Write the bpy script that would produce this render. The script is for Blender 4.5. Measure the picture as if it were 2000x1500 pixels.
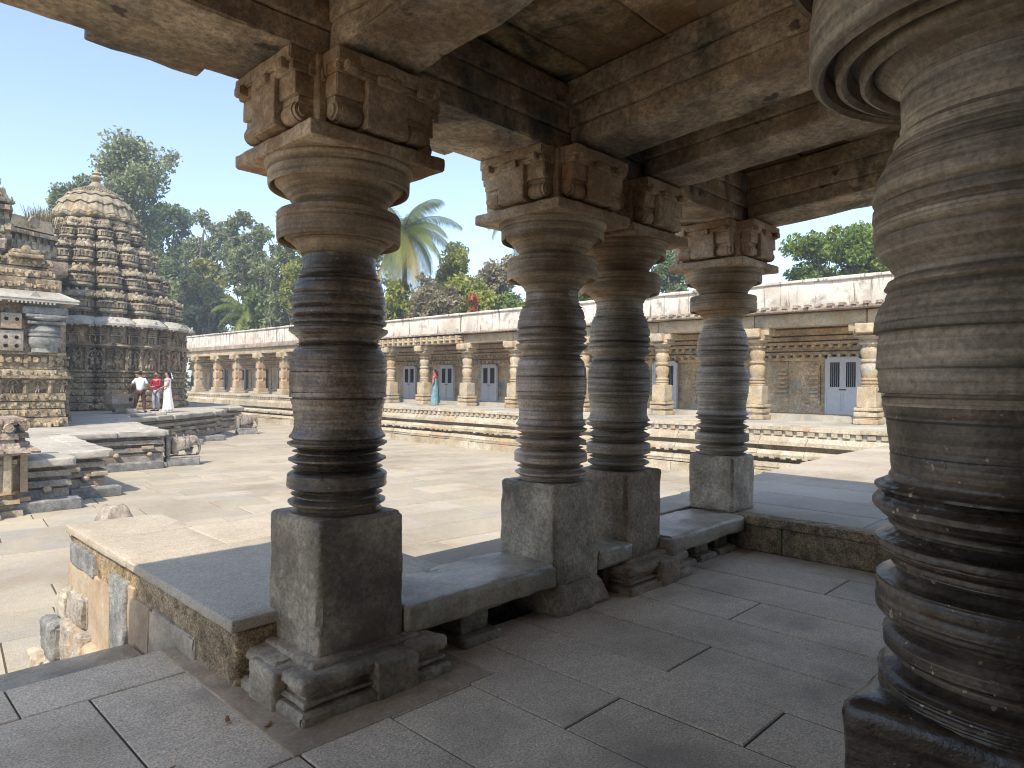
import bpy, bmesh, math, random
import numpy as np
from mathutils import Vector, Matrix
PI = math.pi
for o in list(bpy.data.objects): bpy.data.objects.remove(o)
scn = bpy.context.scene
col = scn.collection

# ------------------------------------------------------------------ camera
PITCH, ROLL, YAW = math.radians(-0.08), math.radians(0.546), math.radians(45.81)
FPX = 1326.4
CF = Vector((math.sin(YAW)*math.cos(PITCH), math.cos(YAW)*math.cos(PITCH), math.sin(PITCH)))
CR = Vector((math.cos(YAW), -math.sin(YAW), 0))
CU = CR.cross(CF)
CR, CU = CR*math.cos(ROLL)+CU*math.sin(ROLL), -CR*math.sin(ROLL)+CU*math.cos(ROLL)
cam = bpy.data.objects.new('camera', bpy.data.cameras.new('camera'))
col.objects.link(cam)
M = Matrix.Identity(4)
for i in range(3):
    M[i][0], M[i][1], M[i][2] = CR[i], CU[i], -CF[i]
M[0][3], M[1][3], M[2][3] = 0, 0, 1.6
cam.matrix_world = M
cam.data.sensor_width = 36; cam.data.lens = FPX/2000*36
cam.data.clip_start = 0.05; cam.data.clip_end = 3000
scn.camera = cam

# ------------------------------------------------------------------ light
SUN = Vector((0.70, 0.38, -1.0)).normalized()        # direction the light travels
elev = math.asin(-SUN.z)
az = math.atan2(-SUN.x, -SUN.y)                        # towards the sun, clockwise from +Y
w = bpy.data.worlds.new('World'); scn.world = w; w.use_nodes = True
nt = w.node_tree
bg = nt.nodes['Background']
sky = nt.nodes.new('ShaderNodeTexSky'); sky.sky_type = 'NISHITA'; sky.sun_disc = False
sky.sun_elevation = elev; sky.sun_rotation = az
sky.air_density = 1.0; sky.dust_density = 1.0; sky.ozone_density = 2.2; sky.altitude = 0
hsv = nt.nodes.new('ShaderNodeHueSaturation'); hsv.inputs['Saturation'].default_value = .88; hsv.inputs['Value'].default_value = 1.02
nt.links.new(sky.outputs[0], hsv.inputs['Color']); nt.links.new(hsv.outputs[0], bg.inputs[0]); bg.inputs[1].default_value = 0.15
sun = bpy.data.objects.new('sun', bpy.data.lights.new('sun', 'SUN'))
sun.data.energy = 3.0; sun.data.angle = math.radians(0.53); sun.data.color = (1, .91, .77)
sun.rotation_euler = SUN.to_track_quat('-Z', 'Y').to_euler()
col.objects.link(sun)
scn.view_settings.view_transform = 'Standard'; scn.view_settings.look = 'None'
scn.view_settings.exposure = 1.06; scn.view_settings.gamma = 1
scn.cycles.max_bounces = 10; scn.cycles.diffuse_bounces = 6; scn.cycles.transparent_max_bounces = 8
scn.cycles.use_denoising = True
scn.cycles.sample_clamp_indirect = 6
scn.cycles.pixel_filter_type = 'BLACKMAN_HARRIS'; scn.cycles.filter_width = 1.1

# ------------------------------------------------------------------ helpers
def _h(i, j, k, s):
    n = (i*374761393 + j*668265263 + k*2147483647 + s*1274126177) & 0xffffffff
    n = ((n ^ (n >> 13))*1274126177) & 0xffffffff
    n = ((n ^ (n >> 15))*2246822519) & 0xffffffff
    return ((n ^ (n >> 16)) & 0xffffff)/float(0xffffff)
def vnoise(p, s=0):
    f = np.floor(p).astype(np.int64); t = p-f; t = t*t*(3-2*t)
    i, j, k = f[:, 0], f[:, 1], f[:, 2]; r = 0
    for a in (0, 1):
        for b in (0, 1):
            for c in (0, 1):
                wgt = (t[:, 0] if a else 1-t[:, 0])*(t[:, 1] if b else 1-t[:, 1])*(t[:, 2] if c else 1-t[:, 2])
                r = r + wgt*_h(i+a, j+b, k+c, s)
    return r*2-1
def fbm(p, freq=1, octv=3, s=0):
    r = 0; a = 1; tot = 0
    for o in range(octv):
        r = r + a*vnoise(p*freq*(2**o)+17.3*o, s+o); tot += a; a *= .5
    return r/tot

class MB:
    def __init__(s): s.v = []; s.q = []; s.t = []; s.qt = []; s.tt = []; s.n = 0
    def add(s, v, q=None, t=None, tone=.5):
        v = np.asarray(v, float).reshape(-1, 3); s.v.append(v)
        if q is not None and len(q):
            q = np.asarray(q, np.int64).reshape(-1, 4); s.q.append(q+s.n)
            s.qt.append(np.full(len(q), tone) if np.isscalar(tone) else np.asarray(tone))
        if t is not None and len(t):
            t = np.asarray(t, np.int64).reshape(-1, 3); s.t.append(t+s.n)
            s.tt.append(np.full(len(t), tone) if np.isscalar(tone) else np.asarray(tone))
        s.n += len(v)
    def merge(s, o, f=None):
        for v in o.v: pass
        V = np.concatenate(o.v); base = s.n
        s.v.append(V if f is None else f(V)); s.n += len(V)
        for q, a in zip(o.q, o.qt): s.q.append(q+base); s.qt.append(a)
        for q, a in zip(o.t, o.tt): s.t.append(q+base); s.tt.append(a)
    def warp(s, f):
        V = f(np.concatenate(s.v)); s.v = [V]
        return s

ROOTS = {}
def rootloc(o):
    while o.parent: o = o.parent
    return ROOTS.get(o.name, (0, 0, 0))
def build(name, mb, m, parent=None, loc=(0, 0, 0), smooth=35, tag=None):
    V = np.concatenate(mb.v)
    off = np.array(rootloc(parent) if parent else loc)
    V = V-off
    Q = np.concatenate(mb.q) if mb.q else np.zeros((0, 4), np.int64)
    T = np.concatenate(mb.t) if mb.t else np.zeros((0, 3), np.int64)
    tone = np.concatenate(([np.concatenate(mb.qt)] if mb.qt else [])+([np.concatenate(mb.tt)] if mb.tt else []))
    me = bpy.data.meshes.new(name)
    me.vertices.add(len(V)); me.vertices.foreach_set('co', V.ravel())
    me.loops.add(len(Q)*4+len(T)*3)
    me.loops.foreach_set('vertex_index', np.concatenate([Q.ravel(), T.ravel()]).astype(np.int32))
    me.polygons.add(len(Q)+len(T))
    st = np.concatenate([np.arange(len(Q))*4, len(Q)*4+np.arange(len(T))*3]).astype(np.int32)
    me.polygons.foreach_set('loop_start', st)
    a = me.attributes.new('tone', 'FLOAT', 'FACE'); a.data.foreach_set('value', tone.astype(np.float32))
    me.update(calc_edges=True); me.validate()
    me.polygons.foreach_set('use_smooth', np.full(len(me.polygons), bool(smooth)))
    if smooth:
        if smooth < 180: me.set_sharp_from_angle(angle=math.radians(smooth))
    me.materials.append(m)
    o = bpy.data.objects.new(name, me); col.objects.link(o)
    if parent: o.parent = parent
    else:
        o.location = loc; ROOTS[o.name] = tuple(loc)
    if tag: settag(o, *tag)
    return o
def settag(o, label=None, cat=None, group=None, kind=None):
    if label: o['label'] = label
    if cat: o['category'] = cat
    if group: o['group'] = group
    if kind: o['kind'] = kind
def thing(name, label, cat, loc=(0, 0, 0), group=None):
    o = bpy.data.objects.new(name, None); col.objects.link(o); o.location = loc
    o.empty_display_size = .2
    ROOTS[o.name] = tuple(loc); settag(o, label, cat, group)
    return o
def copy_tree(src, loc, label, rz=0, group=None):
    def rec(o, par):
        c = o.copy(); col.objects.link(c); c.parent = par
        for ch in [x for x in bpy.data.objects if x.parent == o]: rec(ch, c)
        return c
    r = rec(src, None); r.location = loc; r.rotation_euler[2] = rz; r['label'] = label
    if group: r['group'] = group
    return r

def sbox(mb, x0, x1, y0, y1, z0, z1, tone=.5, rot=None):
    v = np.array([(x, y, z) for z in (z0, z1) for (x, y) in ((x0, y0), (x1, y0), (x1, y1), (x0, y1))], float)
    if rot: v = rot(v)
    mb.add(v, [(0, 3, 2, 1), (4, 5, 6, 7), (0, 1, 5, 4), (1, 2, 6, 5), (2, 3, 7, 6), (3, 0, 4, 7)], tone=tone)
def rotz(cx, cy, a):
    c, s_ = math.cos(a), math.sin(a)
    def f(v):
        x, y = v[:, 0]-cx, v[:, 1]-cy
        return np.stack([cx+x*c-y*s_, cy+x*s_+y*c, v[:, 2]], 1)
    return f
def rbox(mb, x0, x1, y0, y1, z0, z1, r=.01, seg=.08, amp=0., freq=6, chip=0., seed=0, rot=None, tone=.5, taper=0.):
    """worn stone block: rounded edges, noise, chipped edges"""
    lo = np.array([x0, y0, z0], float); hi = np.array([x1, y1, z1], float)
    r = min(r, .45*(hi-lo).min())
    ax = []
    for a in range(3):
        L = hi[a]-lo[a]; n = max(1, int(math.ceil((L-2*r)/seg)))
        ax.append(np.concatenate([[0, r*.45], np.linspace(r, L-r, n+1), [L-r*.45, L]])+lo[a])
    vs = []; qs = []; n0 = 0
    for a in range(3):
        b, c = (a+1) % 3, (a+2) % 3
        B, C = np.meshgrid(ax[b], ax[c], indexing='ij'); nb, nc = B.shape
        for side in (0, 1):
            P = np.zeros((nb*nc, 3)); P[:, a] = (hi if side else lo)[a]; P[:, b] = B.ravel(); P[:, c] = C.ravel()
            idx = np.arange(nb*nc).reshape(nb, nc)
            q = np.stack([idx[:-1, :-1], idx[1:, :-1], idx[1:, 1:], idx[:-1, 1:]], -1).reshape(-1, 4)
            if not side: q = q[:, ::-1]
            vs.append(P); qs.append(q+n0); n0 += nb*nc
    P = np.concatenate(vs); Q = np.concatenate(qs)
    key = np.round(P*1e5).astype(np.int64)
    _, first, inv = np.unique(key, axis=0, return_index=True, return_inverse=True)
    inv = inv.ravel(); P = P[first]; Q = inv[Q]
    ql = np.clip(P, lo+r, hi-r); d = P-ql; L = np.linalg.norm(d, axis=1, keepdims=True)+1e-9
    nrm = d/L; edge = (np.abs(d) > r*.3).sum(1) >= 2
    P = ql+nrm*r
    if amp: P = P+nrm*(fbm(P, freq, 3, seed)*amp)[:, None]
    if chip:
        nz = fbm(P, freq*.8, 2, seed+9)
        P = P-nrm*(np.maximum(0, nz+.05)*chip*np.where(edge, 1, .12))[:, None]
    if taper:
        cx = (x0+x1)/2; cy = (y0+y1)/2; k = 1-taper*(P[:, 2]-z0)/(z1-z0)
        P[:, 0] = cx+(P[:, 0]-cx)*k; P[:, 1] = cy+(P[:, 1]-cy)*k
    if rot: P = rot(P)
    mb.add(P, Q, tone=tone)
def lathe(mb, prof, cx=0, cy=0, seg=96, amp=0., freq=8, seed=0, ragged=None, tone=.5):
    prof = np.array(prof, float); n = len(prof)
    th = np.linspace(0, 2*PI, seg, endpoint=False)
    R = prof[:, 1][:, None]*np.ones(seg); Z = prof[:, 0][:, None]*np.ones(seg)
    if amp or ragged is not None:
        P0 = np.stack([cx+R*np.cos(th), cy+R*np.sin(th), Z], -1).reshape(-1, 3)
        R = R+(fbm(P0, freq, 3, seed)*amp).reshape(n, seg)
        if ragged is not None:
            nz = fbm(P0*np.array([1, 1, .3]), 22, 2, seed+5).reshape(n, seg)
            R = R-np.maximum(0, nz)*np.array(ragged)[:, None]
    V = np.stack([cx+R*np.cos(th), cy+R*np.sin(th), Z], -1).reshape(-1, 3)
    i = np.arange(n-1)[:, None]; j = np.arange(seg)[None, :]; j2 = (j+1) % seg
    q = np.stack([i*seg+j, i*seg+j2, (i+1)*seg+j2, (i+1)*seg+j], -1).reshape(-1, 4)
    mb.add(V, q, tone=tone)
def cyl(mb, p0, p1, r0, r1=None, seg=10, caps=True, tone=.5):
    r1 = r0 if r1 is None else r1
    p0 = np.array(p0, float); p1 = np.array(p1, float); d = p1-p0; d /= np.linalg.norm(d)+1e-9
    u = np.cross(d, [0, 0, 1.]) if abs(d[2]) < .9 else np.cross(d, [1., 0, 0]); u /= np.linalg.norm(u); v = np.cross(d, u)
    th = np.linspace(0, 2*PI, seg, endpoint=False); c = np.cos(th)[:, None]*u+np.sin(th)[:, None]*v
    V = np.concatenate([p0+c*r0, p1+c*r1, [p0], [p1]])
    j = np.arange(seg); j2 = (j+1) % seg
    mb.add(V, np.stack([j, j2, seg+j2, seg+j], -1), tone=tone,
           t=np.concatenate([np.stack([j2, j, np.full(seg, 2*seg)], -1), np.stack([seg+j, seg+j2, np.full(seg, 2*seg+1)], -1)]) if caps else None)
def ball(mb, c, r, sx=1, sy=1, sz=1, nu=8, nv=6, rot=None, tone=.5):
    th = np.linspace(0, 2*PI, nu, endpoint=False); ph = np.linspace(-PI/2+1e-3, PI/2-1e-3, nv)
    V = np.array([(math.cos(p)*math.cos(t)*sx*r, math.cos(p)*math.sin(t)*sy*r, math.sin(p)*sz*r) for p in ph for t in th])
    if rot is not None: V = V@rot
    V = V+np.array(c)
    i = np.arange(nv-1)[:, None]; j = np.arange(nu)[None]; j2 = (j+1) % nu
    mb.add(V, np.stack([i*nu+j, i*nu+j2, (i+1)*nu+j2, (i+1)*nu+j], -1).reshape(-1, 4), tone=tone)
def prism(mb, poly, z0, z1, zf=None, tone=.5, bottom=False):
    """vertical walls + triangulated top (poly counter-clockwise)"""
    n = len(poly); P = [(x, y, z0) for x, y in poly]+[(x, y, z1+(zf(y) if zf else 0)) for x, y in poly]
    q = [(i, (i+1) % n, n+(i+1) % n, n+i) for i in range(n)]
    from mathutils.geometry import tessellate_polygon
    tr = tessellate_polygon([[Vector((x, y, 0)) for x, y in poly]])
    T = []
    for a, b, c in tr:
        A, B, C_ = poly[a], poly[b], poly[c]
        if (B[0]-A[0])*(C_[1]-A[1])-(B[1]-A[1])*(C_[0]-A[0]) < 0: b, c = c, b
        T.append((n+a, n+b, n+c))
        if bottom: T.append((a, c, b))
    mb.add(P, q, T, tone=tone)
def offset(poly, d):
    out = []; n = len(poly)
    for i in range(n):
        p0 = Vector(poly[i-1]); p1 = Vector(poly[i]); p2 = Vector(poly[(i+1) % n])
        a = (p1-p0).normalized(); b = (p2-p1).normalized()
        na = Vector((a.y, -a.x)); nb = Vector((b.y, -b.x))
        m_ = na+nb; k = 1+na.dot(nb)
        m_ = m_/max(k, .35)
        out.append((p1.x+m_.x*d, p1.y+m_.y*d))
    return out
def layer(mb, poly, off, z0, z1, zf=None, slope=0., tone=.5):
    """moulding ring round a plan: offset wall with a top and bottom lip"""
    a = offset(poly, off); b = offset(poly, off-slope); n = len(a)
    inn = offset(poly, -.35)
    Z = lambda p, z: z+(zf(p[1]) if zf else 0)
    P = [(*p, Z(p, z0)) for p in inn]+[(*p, Z(p, z0)) for p in a]+[(*p, Z(p, z1)) for p in b]+[(*p, Z(p, z1)) for p in inn]
    q = []
    for k in range(3):
        for i in range(n):
            j = (i+1) % n
            q.append((k*n+i, k*n+j, (k+1)*n+j, (k+1)*n+i))
    mb.add(P, q, tone=tone)
def along(poly, step, close=True):
    n = len(poly)
    for i in range(n if close else n-1):
        p = Vector(poly[i]); q = Vector(poly[(i+1) % n]); L = (q-p).length
        if L < step*.5 and step < 5: continue
        m_ = max(1, round(L/step)); t = (q-p)/L
        for k in range(m_):
            yield p+(q-p)*((k+.5)/m_), t, Vector((t.y, -t.x)), L/m_
def facing_cam(p, nrm): return nrm.dot(Vector((-p.x, -p.y))) > 0

# ------------------------------------------------------------------ materials
def nodes(m):
    m.use_nodes = True; t = m.node_tree
    return t, t.nodes, t.links, t.nodes['Principled BSDF']
def stone(name, c1, c2, c3, scale=1.5, fine=45, rough=.85, bump=.35, bd=.01, speck=.22, streak=0., stain=None, drip=None,
          tone=0., spec=.3, blotch=None, lich_fleck=None, gl=None, tones=None, mid=1.):
    m = bpy.data.materials.new(name); t, N, L, B = nodes(m)
    geo = N.new('ShaderNodeNewGeometry')
    def nz(sc, det=6, ro=.6, vec=None, msc=None, dist=0):
        n = N.new('ShaderNodeTexNoise'); n.inputs['Scale'].default_value = sc; n.inputs['Detail'].default_value = det
        n.inputs['Roughness'].default_value = ro; n.inputs['Distortion'].default_value = dist
        src = vec or geo.outputs['Position']
        if msc:
            mp = N.new('ShaderNodeVectorMath'); mp.operation = 'MULTIPLY'; mp.inputs[1].default_value = msc
            L.new(src, mp.inputs[0]); src = mp.outputs[0]
        L.new(src, n.inputs['Vector']); return n.outputs['Fac']
    def mr(x, a, b, c, d):
        n = N.new('ShaderNodeMapRange'); L.new(x, n.inputs[0])
        for i, v in enumerate((a, b, c, d)): n.inputs[i+1].default_value = v
        return n.outputs[0]
    def mix(fac, a, b, mode='MIX'):
        n = N.new('ShaderNodeMix'); n.data_type = 'RGBA'; n.blend_type = mode
        if isinstance(fac, float): n.inputs[0].default_value = fac
        else: L.new(fac, n.inputs[0])
        for s_, v in ((6, a), (7, b)):
            if isinstance(v, tuple): n.inputs[s_].default_value = (*v, 1)
            else: L.new(v, n.inputs[s_])
        return n.outputs[2]
    def scl(c, f):
        n = N.new('ShaderNodeVectorMath'); n.operation = 'SCALE'; L.new(c, n.inputs[0]); L.new(f, n.inputs['Scale']); return n.outputs[0]
    big = nz(scale, 8, .62, dist=.3)
    rp = N.new('ShaderNodeValToRGB'); L.new(big, rp.inputs[0])
    e = rp.color_ramp.elements; e[0].position = .36; e[0].color = (*c1, 1); e[1].position = .64; e[1].color = (*c3, 1)
    k = e.new(.5); k.color = (*c2, 1)
    c = rp.outputs[0]
    if blotch:   # (colour, scale, lo, hi)
        c = mix(mr(nz(blotch[1], 5, .6, dist=.6), blotch[2], blotch[3], 0, 1), c, blotch[0])
    if tones:
        at = N.new('ShaderNodeAttribute'); at.attribute_name = 'tone'
        c = mix(mr(at.outputs['Fac'], tones[1], tones[2], 0, 1), c, tones[0])
    fn = nz(fine, 4, .75)
    c = scl(c, mr(fn, .34, .66, 1-speck*1.25, 1+speck*1.25))
    c = scl(c, mr(nz(fine*.16, 5, .7, dist=.5), .32, .68, 1-speck*1.1*mid, 1+speck*.9*mid))
    if streak: c = scl(c, mr(nz(1, 4, .6, msc=(1.2, 1.2, 38)), .35, .65, 1-streak, 1+streak*.7))
    if drip: c = mix(mr(nz(1, 5, .65, msc=(drip[3], drip[3], drip[3]*.09)), drip[1], drip[2], 0, 1), c, drip[0])
    if stain: c = mix(mr(nz(stain[1], 6, .7), stain[2], stain[3], 0, 1), c, stain[0])
    if lich_fleck: c = mix(mr(nz(lich_fleck[1], 3, .5), lich_fleck[2], lich_fleck[2]+.04, 0, .8), c, lich_fleck[0])
    if tone:
        at = N.new('ShaderNodeAttribute'); at.attribute_name = 'tone'
        c = scl(c, mr(at.outputs['Fac'], 0, 1, 1-tone, 1+tone))
    L.new(c, B.inputs['Base Color'])
    B.inputs['Specular IOR Level'].default_value = spec
    if gl:  # glossy worn patches: (rough_low, scale)
        L.new(mr(nz(gl[1], 4, .6), .4, .62, gl[0], rough), B.inputs['Roughness'])
    else: B.inputs['Roughness'].default_value = rough
    bp = N.new('ShaderNodeBump'); bp.inputs['Strength'].default_value = bump; bp.inputs['Distance'].default_value = bd
    hh = N.new('ShaderNodeMath'); hh.operation = 'ADD'; L.new(fn, hh.inputs[0]); L.new(nz(fine*.2, 4, .6), hh.inputs[1])
    L.new(hh.outputs[0], bp.inputs['Height']); L.new(bp.outputs[0], B.inputs['Normal'])
    return m
def plain(name, c, rough=.7, var=.15, sc=8, spec=.3):
    m = bpy.data.materials.new(name); t, N, L, B = nodes(m)
    n = N.new('ShaderNodeTexNoise'); n.inputs['Scale'].default_value = sc; n.inputs['Detail'].default_value = 4
    g = N.new('ShaderNodeNewGeometry'); L.new(g.outputs['Position'], n.inputs['Vector'])
    mr = N.new('ShaderNodeMapRange'); L.new(n.outputs['Fac'], mr.inputs[0])
    for i, v in enumerate((.3, .7, 1-var, 1+var)): mr.inputs[i+1].default_value = v
    s = N.new('ShaderNodeVectorMath'); s.operation = 'SCALE'; s.inputs[0].default_value = c; L.new(mr.outputs[0], s.inputs['Scale'])
    L.new(s.outputs[0], B.inputs['Base Color']); B.inputs['Roughness'].default_value = rough; B.inputs['Specular IOR Level'].default_value = spec
    return m
def leafmat(name, ca, cb, trans=.35, cc=None):
    m = bpy.data.materials.new(name); t, N, L, B = nodes(m)
    at = N.new('ShaderNodeAttribute'); at.attribute_name = 'tone'
    rp = N.new('ShaderNodeValToRGB'); L.new(at.outputs['Fac'], rp.inputs[0])
    e = rp.color_ramp.elements; e[0].color = (*ca, 1); e[1].color = (*cb, 1)
    if cc: k = e.new(.93); k.color = (*cb, 1); e[2].color = (*cc, 1); e[2].position = .97
    L.new(rp.outputs[0], B.inputs['Base Color']); B.inputs['Roughness'].default_value = .5; B.inputs['Specular IOR Level'].default_value = .35
    tr = N.new('ShaderNodeBsdfTranslucent'); L.new(rp.outputs[0], tr.inputs[0])
    mx = N.new('ShaderNodeMixShader'); mx.inputs[0].default_value = trans
    L.new(B.outputs[0], mx.inputs[1]); L.new(tr.outputs[0], mx.inputs[2]); L.new(mx.outputs[0], N['Material Output'].inputs[0])
    return m
MT = {}
MT['floor'] = stone('granite_floor', (0.514, 0.41, 0.285), (0.652, 0.529, 0.379), (0.715, 0.576, 0.412), 1.1, 90, .75, .8, .005, .34, tone=.10, spec=.3, mid=.3, stain=((.33, .26, .2), .9, .54, .72))
MT['court'] = stone('court_granite', (0.316, 0.27, 0.199), (0.372, 0.325, 0.242), (0.418, 0.36, 0.266), .35, 60, .8, .3, .005, .2, tone=.11, stain=((.28, .22, .155), .5, .53, .7), blotch=((.33, .30, .26), .8, .52, .68), mid=.35)
MT['terrace'] = stone('terrace_granite', (0.334, 0.281, 0.2), (0.407, 0.347, 0.266), (0.459, 0.393, 0.301), .8, 110, .75, .5, .004, .3, tone=.10, mid=.3)
MT['aggregate'] = stone('cement_aggregate', (0.253, 0.186, 0.106), (0.358, 0.262, 0.152), (0.417, 0.317, 0.199), 1.6, 75, .95, 1., .012, .55)
MT['pillar'] = stone('turned_schist', (0.193, 0.146, 0.1), (0.367, 0.293, 0.218), (0.561, 0.439, 0.318), 1.3, 60, .5, .5, .004, .25, streak=.5, spec=.5,
                     blotch=((.24, .15, .08), 1.7, .55, .75), gl=(.3, 2.2), lich_fleck=((.55, .48, .38), 60, .74), mid=.45)
MT['pillardark'] = stone('oiled_schist', (0.076, 0.06, 0.0439), (0.215, 0.168, 0.121), (0.431, 0.336, 0.242), 1.6, 55, .42, .6, .006, .35, streak=.5, spec=.5,
                     blotch=((.15, .10, .06), 2., .58, .75), gl=(.16, 2.5), lich_fleck=((.5, .44, .33), 55, .69), mid=.45)  # pale flecks paint scratches and glossy highlight specks into the colour
MT['block'] = stone('rough_schist', (0.19, 0.155, 0.106), (0.354, 0.287, 0.198), (0.506, 0.42, 0.299), 2.2, 38, .7, 1., .012, .28, spec=.45, stain=((.17, .10, .055), 2.5, .55, .75), gl=(.35, 3))
MT['blockbrown'] = stone('rough_schist_brown', (0.206, 0.143, 0.0924), (0.339, 0.259, 0.171), (0.46, 0.374, 0.263), 2., 38, .75, 1., .012, .28, spec=.4, stain=((.27, .17, .095), 2.2, .52, .72))
MT['bench'] = stone('worn_bench_schist', (0.24, 0.196, 0.135), (0.361, 0.299, 0.208), (0.481, 0.402, 0.29), 2., 50, .5, .7, .006, .2, spec=.6, gl=(.28, 3.5), stain=((.27, .19, .12), 4, .58, .75))
MT['bracket'] = stone('bracket_schist', (0.279, 0.186, 0.113), (0.476, 0.358, 0.242), (0.623, 0.497, 0.356), 2.2, 45, .85, .8, .01, .25, stain=((.32, .17, .08), 1.6, .5, .68))
MT['beam'] = stone('beam_stone', (0.193, 0.156, 0.118), (0.444, 0.356, 0.252), (0.657, 0.531, 0.386), 1.3, 26, .9, .9, .02, .3, stain=((.27, .165, .09), 1.4, .52, .72), blotch=((.14, .135, .12), 2.2, .5, .66), lich_fleck=((.06, .05, .045), 5, .67))
MT['ceil'] = stone('ceiling_slab', (0.227, 0.188, 0.0945), (0.474, 0.338, 0.189), (0.72, 0.581, 0.394), 1.1, 30, .9, .8, .015, .3, stain=((.25, .14, .07), .9, .48, .65), blotch=((.08, .085, .05), 1.5, .55, .65), tone=.25)
MT['cement'] = stone('cement_patch', (0.339, 0.242, 0.157), (0.411, 0.308, 0.203), (0.46, 0.352, 0.24), 2, 50, .9, .4, .004, .15)
MT['oil'] = stone('black_oiled_stone', (0.0261, 0.0204, 0.0153), (0.0678, 0.053, 0.0403), (0.136, 0.107, 0.0816), 2., 60, .42, .5, .004, .3, streak=.5, spec=.55, gl=(.14, 3.), lich_fleck=((.45, .38, .28), 45, .68), blotch=((.15, .10, .06), 3, .56, .7), mid=.5)
MT['joint'] = plain('dark_joint_dirt', (.085, .068, .05), .95)
MT['joint2'] = plain('sandy_joint_dirt', (.10, .075, .05), .95)
MT['lightblock'] = stone('light_absorbing_wall', (.04, .035, .03), (.07, .06, .05), (.1, .09, .07), 1, 20, .95)  # kept dark so the added unseen walls bounce little light into the porch
MT['lime'] = stone('whitewashed_plaster', (.48, .43, .36), (.60, .56, .49), (.66, .62, .55), .6, 25, .9, .3, .01, .08,
                   drip=((.17, .145, .12), .56, .64, 5.), stain=((.30, .26, .22), 2.2, .54, .66), blotch=((.55, .46, .36), .5, .55, .7))
MT['cloister'] = stone('cloister_stone', (0.35, 0.26, 0.158), (0.445, 0.355, 0.233), (0.488, 0.415, 0.295), .9, 22, .9, .6, .02, .2, stain=((.42, .27, .14), .9, .55, .72), blotch=((.34, .32, .28), 1.3, .52, .68), tone=.16)
MT['orange'] = stone('orange_pier_stone', (.38, .25, .15), (.45, .33, .21), (.47, .40, .30), .8, 22, .9, .6, .02, .2, tone=.08)
MT['cloistwall'] = stone('cloister_back_wall', (0.416, 0.323, 0.205), (0.59, 0.451, 0.287), (0.644, 0.561, 0.41), .7, 14, .9, .8, .03, .25, stain=((.40, .26, .14), .7, .54, .7), blotch=((.34, .36, .34), .9, .52, .66))
MT['mould'] = stone('moulding_stone', (0.319, 0.26, 0.172), (0.402, 0.345, 0.251), (0.453, 0.4, 0.316), .8, 22, .9, .6, .02, .22, stain=((.45, .28, .14), 1., .56, .72), tone=.12)
MT['temple'] = stone('soapstone_carved', (0.169, 0.132, 0.0832), (0.303, 0.237, 0.152), (0.411, 0.33, 0.217), 1.5, 16, .9, .9, .02, .35, stain=((.32, .17, .08), .6, .56, .7), lich_fleck=((.07, .06, .05), 3., .6))
MT['templelt'] = stone('soapstone_weathered', (0.198, 0.165, 0.109), (0.297, 0.25, 0.172), (0.385, 0.33, 0.235), 1.3, 16, .9, .8, .02, .28, stain=((.42, .27, .14), .5, .58, .7), blotch=((.13, .115, .09), 1.6, .5, .64))
MT['pink'] = stone('pink_stone', (0.284, 0.22, 0.167), (0.357, 0.285, 0.221), (0.42, 0.35, 0.27), 1.3, 14, .9, .9, .04, .3)
MT['platform'] = stone('platform_stone', (.26, .215, .155), (.33, .29, .235), (.38, .355, .305), .9, 20, .9, .8, .03, .28, stain=((.42, .26, .14), .9, .54, .7), blotch=((.2, .2, .19), 1.1, .58, .7), tone=.12)
MT['pale'] = stone('pale_slabs', (0.319, 0.295, 0.246), (0.391, 0.365, 0.307), (0.443, 0.405, 0.339), .6, 30, .8, .4, .01, .15, tone=.1)
MT['elephant'] = stone('elephant_stone', (0.2, 0.17, 0.14), (0.3, 0.25, 0.205), (0.38, 0.33, 0.27), 3, 30, .85, .7, .015, .25)
MT['ochre'] = stone('ochre_plaster', (.33, .235, .15), (.39, .29, .19), (.42, .345, .25), 2, 30, .9, .3, .005, .1, drip=((.70, .58, .42), .6, .66, 7.))
MT['white'] = stone('white_lime', (.4, .37, .32), (.55, .52, .47), (.65, .62, .58), 3, 40, .9, .6, .01, .12, stain=((.5, .33, .2), 4, .6, .7))
MT['greystone'] = stone('grey_rubble', (.16, .16, .15), (.23, .225, .21), (.31, .30, .28), 3, 50, .9, .8, .01, .3)
MT['door'] = plain('door_paint', (.56, .58, .61), .5, .06)
MT['dark'] = plain('dark_void', (.012, .011, .010), .9)
MT['earth'] = stone('dry_earth', (.22, .16, .1), (.28, .21, .14), (.2, .19, .09), .2, 6, .95, .5, .03, .2)
MT['skin'] = plain('brown_skin', (.30, .15, .09), .55, .05)
MT['skinl'] = plain('light_skin', (.42, .24, .16), .55, .05)
MT['hair'] = plain('black_hair', (.012, .01, .009), .4)
MT['cwhite'] = plain('white_cotton', (.72, .74, .78), .8, .06, 10)
MT['cmaroon'] = plain('maroon_cotton', (.28, .012, .045), .7, .15, 12)
MT['cbrown'] = plain('brown_trousers', (.085, .045, .04), .8, .15)
MT['cgrey'] = plain('pale_grey_trousers', (.42, .42, .46), .8, .1)
MT['csari'] = stone('printed_white_sari', (.55, .55, .55), (.74, .73, .72), (.8, .8, .79), 14, 40, .8, .2, .005, .06)
MT['cblue'] = stone('blue_sari', (.10, .20, .26), (.16, .30, .36), (.24, .28, .22), 5, 30, .8, .2, .005, .1)
MT['cred'] = plain('red_blouse', (.4, .03, .05), .7)
MT['bark'] = stone('bark', (.10, .08, .06), (.17, .14, .11), (.25, .22, .18), 3, 20, .95, .8, .03, .3)
MT['palebark'] = stone('pale_bark', (.40, .36, .30), (.5, .46, .4), (.55, .52, .46), 3, 20, .9, .4, .02, .15)
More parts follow.
